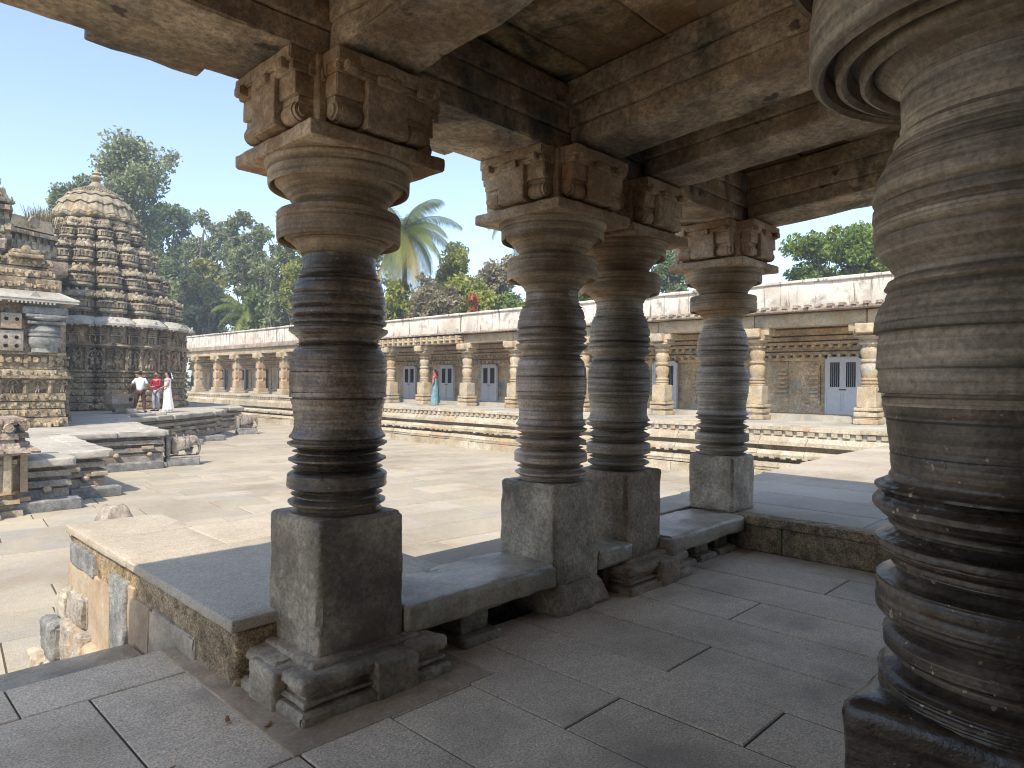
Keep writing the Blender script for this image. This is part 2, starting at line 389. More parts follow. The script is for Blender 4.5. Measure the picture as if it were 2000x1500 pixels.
MT['leafd'] = leafmat('leaf_dark', (.08, .115, .04), (.23, .29, .11))
MT['leafm'] = leafmat('leaf_mid', (.085, .13, .035), (.27, .34, .09))
MT['leafy'] = leafmat('leaf_yellowgreen', (.16, .19, .035), (.42, .43, .09))
MT['leafg'] = leafmat('leaf_bright', (.09, .15, .025), (.30, .38, .07))
MT['leafdry'] = leafmat('leaf_dry', (.2, .17, .10), (.38, .33, .19))
MT['leafyel'] = leafmat('leaf_yellow', (.20, .22, .05), (.46, .42, .13))
MT['leafred'] = leafmat('leaf_red', (.35, .08, .02), (.55, .2, .05))
MT['leafolive'] = leafmat('leaf_olive', (.11, .14, .06), (.32, .35, .17))
MT['palm'] = leafmat('palm_leaflet', (.06, .10, .015), (.24, .28, .045), .3, (.5, .36, .06))
MT['dryleaf'] = plain('dry_leaf_brown', (.3, .14, .05), .8)


# ================================================================== GROUND
RA = math.radians(-6)
def courtrot(v):
    c, s_ = math.cos(RA), math.sin(RA)
    return np.stack([v[:, 0]*c-v[:, 1]*s_, v[:, 0]*s_+v[:, 1]*c, v[:, 2]], 1)
rng = random.Random(3)
mb = MB(); sbox(mb, -420, 420, -420, 420, -1.4, -1.06)
build('ground', mb, MT['earth'], tag=('dry earth ground beyond the temple walls', 'ground', None, 'structure'))
mb = MB(); y = 3.0
while y < 64:
    h = rng.choice([.95, 1.05, 1.15]) if y < 15 else rng.choice([.5, .58, .66, .74]); x = -16+rng.random()
    while x < 27:
        wd = rng.uniform(1.0, 1.7) if y < 15 else rng.uniform(1.0, 2.4)
        g = .012+.008*rng.random(); dz = rng.uniform(-.004, .004)
        v = courtrot(np.array([(x+g, y+g, -1+dz), (x+wd-g, y+g, -1+dz+rng.uniform(-.002, .002)), (x+wd-g, y+h-g, -1+dz), (x+g, y+h-g, -1+dz+rng.uniform(-.002, .002)),
              (x+g*.2, y+g*.2, -1.02), (x+wd-g*.2, y+g*.2, -1.02), (x+wd-g*.2, y+h-g*.2, -1.02), (x+g*.2, y+h-g*.2, -1.02)]))
        mb.add(v, [(0, 1, 2, 3), (4, 5, 1, 0), (5, 6, 2, 1), (6, 7, 3, 2), (7, 4, 0, 3)], tone=rng.random())
        x += wd
    y += h
build('courtyard_pavement', mb, MT['court'], smooth=0, tag=('pale granite slab pavement of the sunlit courtyard', 'pavement', None, 'structure'))
mb = MB(); sbox(mb, -30, 60, -20, 80, -1.3, -1.012)
build('pavement_bedding', mb, MT['joint2'], tag=('sandy mortar bed between the courtyard slabs', 'pavement', None, 'structure'))

# porch floor: granite strips running away from the camera
mb = MB(); xs = [-3.5, -2.9, -2.3, -1.75, -1.2, -.7, -.2, .25, .69, .97, 1.46, 1.93, 2.44, 2.885, 3.33, 3.84, 4.365, 4.87, 5.415, 5.97, 6.36]
cross = {1.93: [1.96, 4.0], 2.44: [2.65, 1.1], 2.885: [2.01, .7], 3.33: [1.35], 3.84: [2.01], 4.365: [.9], 4.87: [2.16], 5.415: [1.2], 5.97: [1.9], .69: [3.87, 1.9], .97: [3.87, 1.3], 1.46: [2.67, .7]}
def slab(mb, x0, x1, y0, y1, z, g=.005, bev=.006, th=.05, tone=.5, dz=0):
    z += dz
    v = [(x0+g+bev, y0+g+bev, z), (x1-g-bev, y0+g+bev, z), (x1-g-bev, y1-g-bev, z), (x0+g+bev, y1-g-bev, z),
         (x0+g, y0+g, z-bev), (x1-g, y0+g, z-bev), (x1-g, y1-g, z-bev), (x0+g, y1-g, z-bev),
         (x0+g, y0+g, z-th), (x1-g, y0+g, z-th), (x1-g, y1-g, z-th), (x0+g, y1-g, z-th)]
    mb.add(v, [(0, 1, 2, 3)]+[(4+i, 4+(i+1) % 4, (i+1) % 4, i) for i in range(4)]+[(8+i, 8+(i+1) % 4, 4+(i+1) % 4, 4+i) for i in range(4)], tone=tone)
for x0, x1, a, b in ((-3.5, -1.1, 3.87, 4.29), (-1.1, .69, 3.87, 4.29), (.69, 1.45, 3.87, 4.29), (-3.5, -1.6, 2.1, 3.87), (-1.6, -.25, 2.6, 3.87), (-.25, .42, 2.3, 3.87), (.42, .97, 1.9, 3.87), (.97, 1.46, 2.67, 3.87),
                     (-3.5, -1.6, -2, 2.1), (-1.6, -.25, -2, 2.6), (-.25, .42, -2, 2.3), (.42, .97, -2, 1.9), (.97, 1.46, -2, 2.67)):
    slab(mb, x0, x1, a, b, 0, tone=rng.random(), dz=rng.uniform(-.003, .003), g=.0045, bev=.005)
for i in range(len(xs)-1):
    if xs[i+1] < 1.47: continue
    x0, x1 = xs[i], xs[i+1]; top = 4.29 if x1 < 1.5 else 3.2
    ys = sorted([-3.0+rng.uniform(-.4, .4), -1.2+rng.uniform(-.5, .5)]+(cross.get(x1) or [1.2, 2.9]))
    ys = [-5]+[q for q in ys if q < top-.1]+[top]
    for a, b in zip(ys, ys[1:]): slab(mb, x0, x1, a, b, 0, tone=rng.random(), dz=rng.uniform(-.0025, .0025), g=rng.uniform(.0035, .006), bev=.005)
build('porch_floor', mb, MT['floor'], smooth=0, tag=('grey granite slab floor of the shaded porch', 'floor', None, 'structure'))
mb = MB(); sbox(mb, -3.5, 6.36, -5, 3.19, -.5, -.0065); sbox(mb, -3.5, 1.44, 3.19, 4.27, -.5, -.0065); sbox(mb, -3.5, 1.45, 4.0, 4.28, -1.1, -.03)
build('porch_floor_bedding', mb, MT['joint'], smooth=0, tag=('mortar bed between the porch floor slabs', 'floor', None, 'structure'))
mb = MB()
for a, b in ((-3.5, -1.4), (-1.4, .4), (.4, 1.5)): rbox(mb, a, b-.006, 4.2, 5.02, -.42, -.17, r=.02, seg=.15, amp=.008, freq=5, seed=int(a*7)+40)
rbox(mb, -3.5, 1.35, 4.3, 4.9, -1.1, -.43, r=.02, seg=.3, amp=.02, freq=3)
build('entrance_step', mb, MT['bench'], tag=('worn grey stone step below the porch floor edge', 'step', None, 'structure'))

# side terrace (right) with paving and kerb
mb = MB(); rr = random.Random(8); x = 6.42
while x < 18.5:
    wd = rr.choice([.55, .7, .85, 1.0]); y = -4.6
    yb = 4.1+min(.35, (x-6.4)*.06)
    while y < yb-.05:
        ln = rr.uniform(.9, 1.8); y1 = min(yb, y+ln); y1 = yb if yb-y1 < .35 else y1
        slab(mb, x, x+wd, y, y1, .33, tone=rr.random(), dz=rr.uniform(-.003, .003), g=.003, bev=.004); y = y1
    x += wd
T = build('side_terrace', mb, MT['terrace'], smooth=0, tag=('raised granite slab terrace to the right of the porch', 'terrace', None, 'structure'))
mb = MB(); prism(mb, [(6.40, -4.6), (18.6, -4.6), (18.6, 4.36), (9, 4.2), (6.40, 4.02)], -1.05, .29)
build('terrace_core', mb, MT['aggregate'], smooth=0, tag=('rough masonry core under the side terrace', 'terrace', None, 'structure'))
mb = MB()
for y0, y1 in ((-4.6, -1.9), (-1.89, .3), (.31, 2.62), (2.63, 2.99)):
    rbox(mb, 6.36, 6.47, y0, y1, .0, .245, r=.012, seg=.1, amp=.006, freq=12, seed=int(y0*9)+50)
build('kerb', mb, MT['aggregate'], tag=('rough granite kerb face of the side terrace', 'kerb', None, 'structure'))
mb = MB()
for y0, y1 in ((-4.6, -1.5), (-1.49, 1.2), (1.21, 3.4)):
    rbox(mb, 6.335, 6.55, y0, y1, .25, .334, r=.012, seg=.1, amp=.004, freq=12, seed=int(y0*9)+57)
build('kerb_coping', mb, MT['aggregate'], tag=('rough granite coping strip along the terrace edge', 'kerb', None, 'structure'))
# terrace strip behind the benches
mb = MB(); rr = random.Random(18); x = 1.56
for x0, x1 in ((2.9, 3.75), (3.75, 4.9), (4.9, 5.8), (5.8, 6.4)):
    slab(mb, x0, x1, 3.57, 3.9+(.12 if x0 > 4.5 else 0), .345, tone=rr.random(), g=.004)
build('rear_ledge', mb, MT['terrace'], smooth=0, tag=('narrow granite ledge behind the porch benches', 'ledge', None, 'structure'))
mb = MB(); rbox(mb, 2.5, 6.45, 3.45, 3.86, -1.05, .29, r=.02, seg=.3, amp=.02, freq=3)
build('ledge_wall', mb, MT['platform'], tag=('stone retaining wall under the narrow ledge', 'wall', None, 'structure'))

# front block at the left with its patched masonry face
B0 = thing('stone_plinth_block', 'large granite-topped masonry block with patched ochre and white side, left of the nearest porch pillar', 'platform', (1.53, 3.5, 0))
mb = MB(); rr = random.Random(5)
rows = [(3.45, 5.15, [(1.5, 2.55), (2.55, 3.0)]), (5.15, 5.95, [(1.5, 2.2), (2.2, 3.0)]), (5.95, 6.75, [(1.5, 2.26)])]
for y0, y1, L_ in rows:
    for x0, x1 in L_: rbox(mb, x0+.003, x1-.003, y0+.003, y1-.003, .295, .36, r=.012, seg=.12, amp=.006, freq=9, chip=.012, seed=int(y0*13+x0*7), tone=rr.random())
build('top_slab', mb, MT['terrace'], B0)
mb = MB(); rbox(mb, 1.535, 2.98, 3.47, 5.93, -1.05, .292, r=.03, seg=.1, amp=.014, freq=9); rbox(mb, 1.535, 2.24, 5.8, 6.72, -1.05, .292, r=.03, seg=.12, amp=.014, freq=9, seed=3)
build('core', mb, MT['aggregate'], B0)
def facestone(name, mat, y0, y1, z0, z1, out=.03, seed=0, deep=.05):
    mb = MB(); rbox(mb, 1.53-out, 1.53+deep, y0, y1, z0, z1, r=.015, seg=.07, amp=.014, freq=9, chip=.03, seed=seed); build(name, mb, MT[mat], B0)
facestone('grey_stone', 'greystone', 5.95, 6.62, .06, .24, .03, 1)
facestone('ochre_patch', 'ochre', 5.5, 6.7, -.52, .08, .015, 2, .03)
facestone('ochre_patch', 'ochre', 5.05, 5.5, -.75, .18, .012, 12, .03)
facestone('grey_stone', 'greystone', 5.16, 5.5, -.38, .2, .035, 3)
facestone('smooth_stone', 'bench', 3.98, 4.72, -.2, .13, .02, 4)
facestone('white_patch', 'cement', 4.72, 5.1, -.9, .12, .02, 5, .03)
facestone('grey_stone', 'greystone', 5.9, 6.6, -.82, -.5, .03, 6)
facestone('white_patch', 'white', 5.5, 6.4, -1.0, -.62, .05, 7)
for i, (x0, y0, y1, z0, z1, mt) in enumerate(((1.475, 6.1, 6.62, -.40, -.12, 'platform'), (1.46, 6.6, 6.9, -.45, -.2, 'mould'), (1.45, 5.5, 6.05, -.74, -.45, 'ochre'), (1.42, 6.0, 6.62, -.75, -.38, 'platform'), (1.37, 6.58, 7.0, -.74, -.44, 'greystone'),
        (1.42, 4.9, 5.5, -1.05, -.74, 'white'), (1.38, 5.5, 6.2, -1.05, -.73, 'white'), (1.34, 6.15, 6.8, -1.05, -.74, 'platform'), (1.29, 6.75, 7.1, -1.05, -.73, 'mould'))):
    mb = MB(); rbox(mb, x0, 1.6, y0, y1, z0, z1, r=.035, seg=.045, amp=.035, freq=7, chip=.09, seed=60+i*3)
    build('rubble_stone', mb, MT[mt], B0)

# cement skirt at the pillar foot and a few leaves
mb = MB(); rbox(mb, 1.43, 2.62, 2.66, 4.27, -.03, .006, r=.01, seg=.1, amp=.004, freq=5)
build('cement_patch', mb, MT['cement'], tag=('sandy cement patch round the foot of the nearest porch pillar', 'floor', None, 'structure'))
for i, (x, y, lab) in enumerate(((1.02, 2.93, 'tiny dry leaf lying alone on the granite floor slab'), (1.36, 3.16, 'brown dry leaf at the foot of the masonry block'), (1.47, 2.98, 'orange-brown leaf scrap beside the pillar base'))):
    t = np.linspace(0, 2*PI, 12, endpoint=False); a = rng.uniform(0, 3)
    P = [(x, y, .012)]+[(x+.030*math.cos(q)*math.cos(a)-.011*math.sin(q)*math.sin(a), y+.030*math.cos(q)*math.sin(a)+.011*math.sin(q)*math.cos(a), .006+.012*abs(math.cos(q))) for q in t]
    P2 = [(p[0], p[1], p[2]-.0015) for p in P]
    mb = MB(); mb.add(P+P2, t=[(0, 1+k, 1+(k+1) % 12) for k in range(12)]+[(13, 14+(k+1) % 12, 14+k) for k in range(12)])
    build('dry_leaf', mb, MT['dryleaf'], loc=(x, y, .006), tag=(lab, 'leaf', 'fallen leaves on the porch floor'))

# ================================================================== PORCH PILLARS
kx, kz = .002723, .00281
SH = [(1514,318,738),(1500,335,728),(1488,332,728),(1482,310,744),(1477,332,728),(1464,326,733),(1455,305,752),(1445,290,765),(1436,290,765),(1428,306,750),(1420,330,730),(1409,333,726),(1402,306,746),(1396,334,726),(1386,328,732),(1374,300,756),(1369,283,769),(1360,279,772),(1318,279,772),(1306,283,769),(1297,300,760),(1290,330,734),(1283,334,726),(1277,308,746),(1271,334,726),(1260,326,732),(1250,306,752),(1240,291,767),(1232,291,767),(1224,308,750),(1212,332,728),(1203,335,726),(1197,307,747),(1191,334,726),(1181,322,738),(1171,292,762),(1162,284,771),(1155,284,771),(1148,303,755),(1142,306,752),(1137,300,758),(1131,289,765),(1124,290,764),(1110,303,757),(1095,311,751),(1060,318,751),(1000,311,755),(960,300,763),(947,296,766),(945,302,760),(939,302,760),(937,291,767),(925,290,767),(917,290,767),(915,293,764),(913,290,767),(850,288,768),(820,288,768),(817,292,765),(813,289,768),(765,291,765),(752,294,758),(749,298,754),(730,300,752),(712,310,745),(700,325,738),(690,335,728),(683,322,738),(676,334,728),(660,330,730),(645,318,745),(632,300,762),(620,287,770),(608,288,769),(601,307,751),(592,308,752),(584,296,764),(572,292,766),(560,300,758),(552,307,752),(541,292,765),(520,293,764),(508,305,754),(498,297,760),(470,296,760),(450,300,757),(442,309,751),(428,305,752),(400,312,746),(378,322,737),(370,330,728),(362,326,732),(350,338,716),(335,340,716),(328,352,714),(320,350,716),(300,356,713),(250,359,714),(236,362,712)]
prof = [(1.6+(744.7-(400+y/2.5))*kz, (R-L)/5*kx) for y, L, R in SH]
rag = [0]*len(prof)
for i, (y, L, R) in enumerate(SH):
    if y in (1445, 1436, 1240, 1232, 1162, 1155, 1131, 1124): rag[i] = .016
    if y in (1482, 1402, 1277, 1197, 1360, 1318): rag[i] = .007
    if y > 1130 and rag[i] == 0: rag[i] = .004
    if y == 937: rag[i] = .004
disc = [(2.262, .17), (2.266, .192), (2.28, .194), (2.286, .204), (2.30, .207), (2.345, .25), (2.352, .262), (2.358, .262), (2.372, .292), (2.40, .300), (2.408, .308), (2.395, .314), (2.362, .317), (2.352, .321), (2.352, .326), (2.360, .330), (2.378, .3325), (2.446, .3325), (2.449, .326), (2.457, .322), (2.461, .326), (2.463, .331), (2.472, .332), (2.475, .328), (2.479, .331), (2.502, .330), (2.508, .325), (2.512, .30), (2.515, .24)]
bell = [(2.50, .22), (2.535, .240), (2.548, .246), (2.552, .242), (2.575, .258), (2.580, .266), (2.586, .265), (2.606, .285), (2.612, .295), (2.620, .296), (2.655, .335), (2.66, .343), (2.70, .351), (2.706, .358), (2.69, .362), (2.650, .365), (2.640, .369), (2.640, .374), (2.650, .3785), (2.712, .380), (2.716, .373), (2.722, .373), (2.728, .384), (2.738, .392), (2.752, .398), (2.764, .398)]
def enrich(prof_, rag_=None, step=.0032, us=.8, g=.003, seed=0, gf=95.):
    P_ = np.array(prof_, float); rg_ = np.array(rag_ if rag_ is not None else np.zeros(len(P_)))
    L_ = np.concatenate([[0], np.cumsum(np.hypot(*np.diff(P_, axis=0).T))]); n = max(8, int(L_[-1]/step))
    t_ = np.unique(np.concatenate([np.linspace(0, L_[-1], n), L_])); Z = np.interp(t_, L_, P_[:, 0]); Rr = np.interp(t_, L_, P_[:, 1]); G = np.interp(t_, L_, rg_)
    k = np.exp(-.5*((t_[:, None]-t_[None])/.012)**2); sm = (k*Rr).sum(1)/k.sum(1)
    nz = fbm(np.stack([t_*0+.5, t_*0+.3, Z], 1)*np.array([1, 1, gf]), 1, 2, seed)
    Rn = Rr+us*(Rr-sm)-g*np.clip(nz*2.2, 0, 1)
    e = min(3, len(Rn)-1); Rn[:e] = Rr[:e]; Rn[-e:] = Rr[-e:]
    return [(a, b) for a, b in zip(Z, Rn)], list(G)

def bracket(mb_, sc_, P0, H, seed, z0):
    """cruciform corbel: P0 centre, H height"""
    def bx(m, x0, x1, y0, y1, a, b, **k):
        rbox(m, P0[0]+x0, P0[0]+x1, P0[1]+y0, P0[1]+y1, z0+a*H, z0+b*H, r=.008, seg=.06, amp=.006, freq=14, seed=seed, **k)
    bx(mb_, -.3, .3, -.3, .3, 0, 1, chip=.01)
    for k in range(4):
        R_ = rotz(P0[0], P0[1], k*PI/2)
        def ax(x0, x1, y0, y1, a, b, ch=.012): bx(mb_, x0, x1, y0, y1, a, b, chip=ch, rot=R_)
        ax(.2, .462, -.30, .30, .80, 1.0, .03); ax(.2, .445, -.295, .295, .69, .81, .02)
        ax(.2, .425, -.285, .285, .40, .70)
        for a_, o_ in ((.35, .405), (.30, .385), (.25, .36), (.20, .335), (.15, .31), (.10, .29), (.05, .275)): ax(.2, o_, -.28, .28, a_-.055, a_+.055, .004)
        ax(.275, .325, .275, .325, .0, .98, .004); ax(.27, .31, .29, .335, .62, .80, .004)
        ax(.2, .452, -.125, .125, .06, .72, .015)
        ax(.4, .475, -.07, .07, .66, .80, .02)
        for s_ in (-1, 1):
            ax(.42, .485, s_*.22-.04, s_*.22+.04, .70, .84, .02)
            ax(.2, .30, s_*.33-.03, s_*.33+.03, .68, .86, .02)
            m2 = MB()
            for (r_, w_) in ((.046, .07), (.052, .045), (.03, .082)):
                c = np.array([[.375, s_*.205-w_, .075], [.375, s_*.205+w_, .075]])
                c[:, 0] += P0[0]; c[:, 1] += P0[1]; c[:, 2] += z0; c = R_(c); cyl(m2, c[0], c[1], r_, seg=14)
            sc_.merge(m2)

def pedestal(mb_, X, Y, seed, z1=.2, full=True):
    for k in range(4):
        R_ = rotz(X, Y, k*PI/2)
        def b(x0, x1, y0, y1, a, c, r=.02, ch=.03): rbox(mb_, X+x0, X+x1, Y+y0, Y+y1, a, c, r=r, seg=.05, amp=.012, freq=11, chip=ch, seed=seed+k, rot=R_)
        b(.2, .44, -.44, .15, .125, z1, .03); b(.2, .40, -.40, .17, .085, .13, .008, .01)
        b(.2, .43, -.43, .16, .072, .098, .01, .015); b(.2, .40, -.4, .17, .05, .08, .006, .01); b(.2, .46, -.46, .14, -.02, .062, .02)
        b(.2, .475, -.05, .22, -.02, z1-.01, .02, .02); b(.2, .45, -.2, .45, -.02, .04, .012, .02)
    rbox(mb_, X-.33, X+.33, Y-.33, Y+.33, .1, z1+.02, r=.02, seg=.1, amp=.005)

def pillar(X, Y, label, seed, base='pedestal', zb=None, mats=('pillar', 'block'), plz=.893, ph=.265):
    t = thing('stone_pillar', label, 'pillar', (X, Y, 0 if zb is None else zb), 'lathe-turned pillars of the porch')
    if base == 'pedestal':
        mb = MB(); pedestal(mb, X, Y, seed); build('pedestal', mb, MT[mats[1]], t); pz = .19
    elif base == 'rough':
        mb = MB(); rbox(mb, X-.31, X+.33, Y-.34, Y+.32, -.02, .2, r=.05, seg=.04, amp=.03, freq=9, chip=.05, seed=seed, taper=.12)
        build('pedestal', mb, MT['blockbrown'], t); pz = .17
    else: pz = zb
    mb = MB(); rbox(mb, X-ph, X+ph, Y-ph, Y+ph, pz, plz, r=.028, seg=.035, amp=.008, freq=9, chip=.028, seed=seed+2)
    build('plinth', mb, MT[mats[1]], t)
    pr_, rg_ = enrich(prof, rag, seed=seed)
    mb = MB(); lathe(mb, [(.87, .05), (.885, .2)]+pr_, X, Y, 112, .005, 7, seed, [0, 0]+rg_); build('shaft', mb, MT[mats[0]], t, smooth=24)
    mb = MB(); lathe(mb, enrich(disc, us=.0, g=.0012, seed=seed+40)[0], X, Y, 112, .002, 5, seed); build('collar_disc', mb, MT['pillarup'], t, smooth=24)
    mb = MB(); lathe(mb, enrich(bell, us=.0, g=.0012, seed=seed+50)[0], X, Y, 112, .002, 5, seed); build('bell', mb, MT['pillarup'], t, smooth=24)
    mb = MB(); rbox(mb, X-.41, X+.41, Y-.41, Y+.41, 2.762, 2.835, r=.01, seg=.04, amp=.006, freq=10, chip=.018, seed=seed+4)
    build('cap_plate', mb, MT['bracket'], t)
    mb = MB(); sc_ = MB(); bracket(mb, sc_, (X, Y), .365, seed, 2.835)
    br = build('bracket', mb, MT['bracket'], t); build('scroll', sc_, MT['bracket'], br)
    return t
MT['pillarup'] = stone('turned_schist_upper', (0.24, 0.179, 0.119), (0.412, 0.325, 0.222), (0.549, 0.439, 0.298), 1.6, 60, .8, .35, .004, .2, streak=.4, spec=.35, blotch=((.34, .2, .10), 1.5, .5, .7), mid=.45)
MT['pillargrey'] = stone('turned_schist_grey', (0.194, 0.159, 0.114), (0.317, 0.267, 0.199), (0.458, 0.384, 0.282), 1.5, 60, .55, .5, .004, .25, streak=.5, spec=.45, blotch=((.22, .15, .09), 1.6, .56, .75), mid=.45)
PY = 3.3
PX = (2.02, 3.81, 4.74, 6.56)
pillar(PX[0], PY, 'nearest of the porch pillars in the row, dark lathe-turned shaft on a moulded pedestal beside the masonry block', 1, mats=('pillardark', 'block'))
pillar(PX[1], PY, 'dark glossy turned pillar on a rough brown base between the long front bench and the short bench', 2, 'rough', mats=('pillar', 'block'))
pillar(PX[2], PY+.05, 'turned pillar with brown cracked plinth just behind the second one, moulded pedestal', 3, 'pedestal', mats=('pillargrey', 'blockbrown'), plz=.89)
pillar(PX[3], PY+.04, 'farthest and smallest-looking porch pillar, grey, its plinth standing on the raised terrace corner', 4, 'none', .33, mats=('pillargrey', 'block'), plz=.89, ph=.245)

# big near pillar
LP = [(1745,1392),(1742,1350),(1727,1335),(1717,1318),(1716,1288),(1730,1277),(1752,1270),(1752,1260),(1738,1250),(1731,1242),(1730,1218),(1740,1209),(1750,1205),(1745,1199),(1724,1183),(1716,1172),(1714,1163),(1714,1124),(1717,1112),(1735,1108),(1750,1100),(1742,1088),(1740,1075),(1722,1062),(1713,1050),(1714,1038),(1730,1032),(1748,1024),(1750,1020),(1738,1015),(1735,1005),(1722,995),(1707,980),(1706,970),(1716,957),(1722,951),(1710,945),(1711,940),(1732,930),(1741,915),(1738,870),(1731,825),(1722,790),(1719,775),(1724,772),(1724,768),(1714,766),(1716,762),(1714,724),(1711,720),(1712,655),(1705,652),(1705,628),(1712,608),(1722,590),(1728,574),(1724,568),(1730,556),(1742,548),(1742,538),(1730,522),(1716,508),(1706,492),(1705,480),(1710,474),(1703,466),(1704,452),(1708,446),(1702,438),(1703,420),(1707,412),(1702,404),(1703,384),(1707,366),(1716,345),(1722,334),(1726,322),(1736,305),(1740,290),(1752,276),(1752,262),(1754,255),(1754,216)]
cpx, Dp = 1990, 1.91
ac = math.atan((cpx-1000)/FPX)
def limb(px, py):
    a = math.atan((px-1000)/FPX); r = Dp*math.sin(ac-a); d = math.sqrt(Dp*Dp-r*r)*math.cos(a)
    hy = 744.7+(px-661)*.0095
    return 1.6+(hy-py)/FPX*d, r
P5 = [limb(*p) for p in LP]
za = P5[-1][0]
BX, BY = Dp*math.sin(ac+YAW), Dp*math.cos(ac+YAW)
t = thing('stone_pillar', 'huge dark turned pillar closest to the viewer at the right edge, cut off by the frame', 'pillar', (BX, BY, 0), 'lathe-turned pillars of the porch')
mb = MB(); pedestal(mb, BX, BY, 21); build('pedestal', mb, MT['block'], t)
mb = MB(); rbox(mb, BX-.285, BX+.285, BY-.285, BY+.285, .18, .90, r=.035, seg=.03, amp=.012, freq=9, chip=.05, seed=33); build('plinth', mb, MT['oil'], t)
P5 = [(z, r) for z, r in P5]
rg = [(.012 if (940 < py < 990 or 1030 < py < 1060 or 1200 < py < 1245 or 1275 < py < 1340) else .003) for _, py in LP]
k0 = [i for i, (z, r) in enumerate(P5) if LP[i][1] < 800][0]
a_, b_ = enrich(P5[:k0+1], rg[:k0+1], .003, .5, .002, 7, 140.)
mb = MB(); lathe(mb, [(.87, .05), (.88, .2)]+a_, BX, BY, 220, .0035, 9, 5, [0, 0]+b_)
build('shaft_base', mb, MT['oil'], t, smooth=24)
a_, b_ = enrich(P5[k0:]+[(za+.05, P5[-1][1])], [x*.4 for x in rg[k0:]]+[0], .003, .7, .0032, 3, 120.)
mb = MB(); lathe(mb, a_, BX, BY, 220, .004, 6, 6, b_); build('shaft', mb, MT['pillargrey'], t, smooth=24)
rn = P5[-1][1]
zd = za+.035
dd = [(zd, rn), (zd+.02, rn+.015), (zd+.04, rn+.045), (zd+.055, rn+.06), (zd+.035, rn+.068), (zd+.025, rn+.078), (zd+.03, rn+.088), (zd+.075, rn+.092), (zd+.085, rn+.108), (zd+.05, rn+.118), (zd+.04, rn+.13), (zd+.045, rn+.142), (zd+.095, rn+.148), (zd+.10, rn+.163), (zd+.055, rn+.170), (zd+.045, rn+.182), (zd+.055, rn+.196), (zd+.08, rn+.203), (zd+.13, rn+.205), (zd+.135, rn+.199), (zd+.155, rn+.199), (zd+.16, rn+.205), (zd+.235, rn+.198), (zd+.25, rn+.18), (zd+.26, rn+.08)]
mb = MB(); lathe(mb, enrich(dd, us=0, g=.001, seed=3)[0], BX, BY, 200, .002, 5, 8); build('collar_disc', mb, MT['pillargrey'], t, smooth=24)
zb_ = zd+.255
bb = [(zb_, rn+.02), (zb_+.03, rn+.03), (zb_+.05, rn+.07), (zb_+.07, rn+.08), (zb_+.12, rn+.19), (zb_+.13, rn+.235), (zb_+.075, rn+.245), (zb_+.07, rn+.26), (zb_+.09, rn+.27), (zb_+.16, rn+.272), (zb_+.19, rn+.28), (zb_+.21, rn+.29)]
mb = MB(); lathe(mb, bb, BX, BY, 160, .002, 5, 9); build('bell', mb, MT['pillargrey'], t, smooth=24)
zp = zb_+.205
mb = MB(); rbox(mb, BX-.53, BX+.53, BY-.53, BY+.53, zp, zp+.08, r=.01, seg=.08, amp=.006, chip=.015); build('cap_plate', mb, MT['bracket'], t)
mb = MB(); sc_ = MB(); bracket(mb, sc_, (BX, BY), max(.2, 3.40-zp-.08), 12, zp+.08)
br = build('bracket', mb, MT['bracket'], t); build('scroll', sc_, MT['bracket'], br)

# benches
def bench(x0, x1, z1, th, label, seed, sup, y0=3.0):
    t = thing('stone_bench', label, 'bench', ((x0+x1)/2, 3.3, 0), 'stone slab benches between the porch pillars')
    mb = MB(); rbox(mb, x0, x1, y0, 3.565, z1-th, z1, r=.03, seg=.05, amp=.014, freq=7, chip=.035, seed=seed); build('seat_slab', mb, MT['bench'], t)
    for xs_ in sup:
        mb = MB(); rbox(mb, xs_-.12, xs_+.12, 3.10, 3.5, .05, z1-th+.005, r=.015, seg=.08, amp=.01, freq=8, chip=.02, seed=seed+3)
        rbox(mb, xs_-.16, xs_+.16, 3.02, 3.5, -.02, .055, r=.02, seg=.06, amp=.012, freq=9, chip=.02, seed=seed+5)
        build('support', mb, MT['block'], t)
    mb = MB(); rbox(mb, x0+.02, x1-.02, 3.44, 3.6, -.02, z1-th, r=.01, seg=.2, amp=.01); build('back_wall', mb, MT['block'], t)
bench(2.285, 3.56, .365, .165, 'longest stone bench, worn bluish slab between the two nearest row pillars', 70, (2.88,))
bench(4.06, 4.50, .36, .15, 'short stub of stone bench squeezed between the second and third pillars', 75, (), 3.02)
bench(4.99, 6.33, .33, .15, 'rough-edged stone bench running into the terrace kerb', 80, (5.35, 5.72, 6.1), 2.97)

# ================================================================== PORCH ROOF
RF = thing('porch_roof', 'heavy stone roof of beams and ceiling slabs over the porch', 'roof', (2, 0, 3.2))
def slope(v):
    v = v.copy(); v[:, 2] += .072*np.clip(3.3-v[:, 1], -.0, 3.4); return v
def beamA(xc, hw, y0, y1, seed, steps=3, ero=.012, chip=.02, mat='beam'):
    mb = MB(); z = 3.2
    for k in range(steps):
        h = .13+.015*k; o = -.0+.022*k
        rbox(mb, xc-hw-o+.02, xc+hw+o-.02, y0, y1, z, z+h, r=.012, seg=.07, amp=ero if k == 0 else .006, freq=4.5, chip=chip if k == 0 else .01, seed=seed+k, rot=slope)
        z += h+.001
    build('beam', mb, MT[mat], RF)
beamA(PX[0]-.02, .25, -3.2, 2.98, 100, ero=.035, chip=.06)
beamA(PX[1]+.03, .245, -3.2, 2.98, 110)
beamA(PX[2]+.03, .26, -3.2, 2.98, 120)
beamA(PX[3]+.06, .31, -3.2, 2.98, 130)
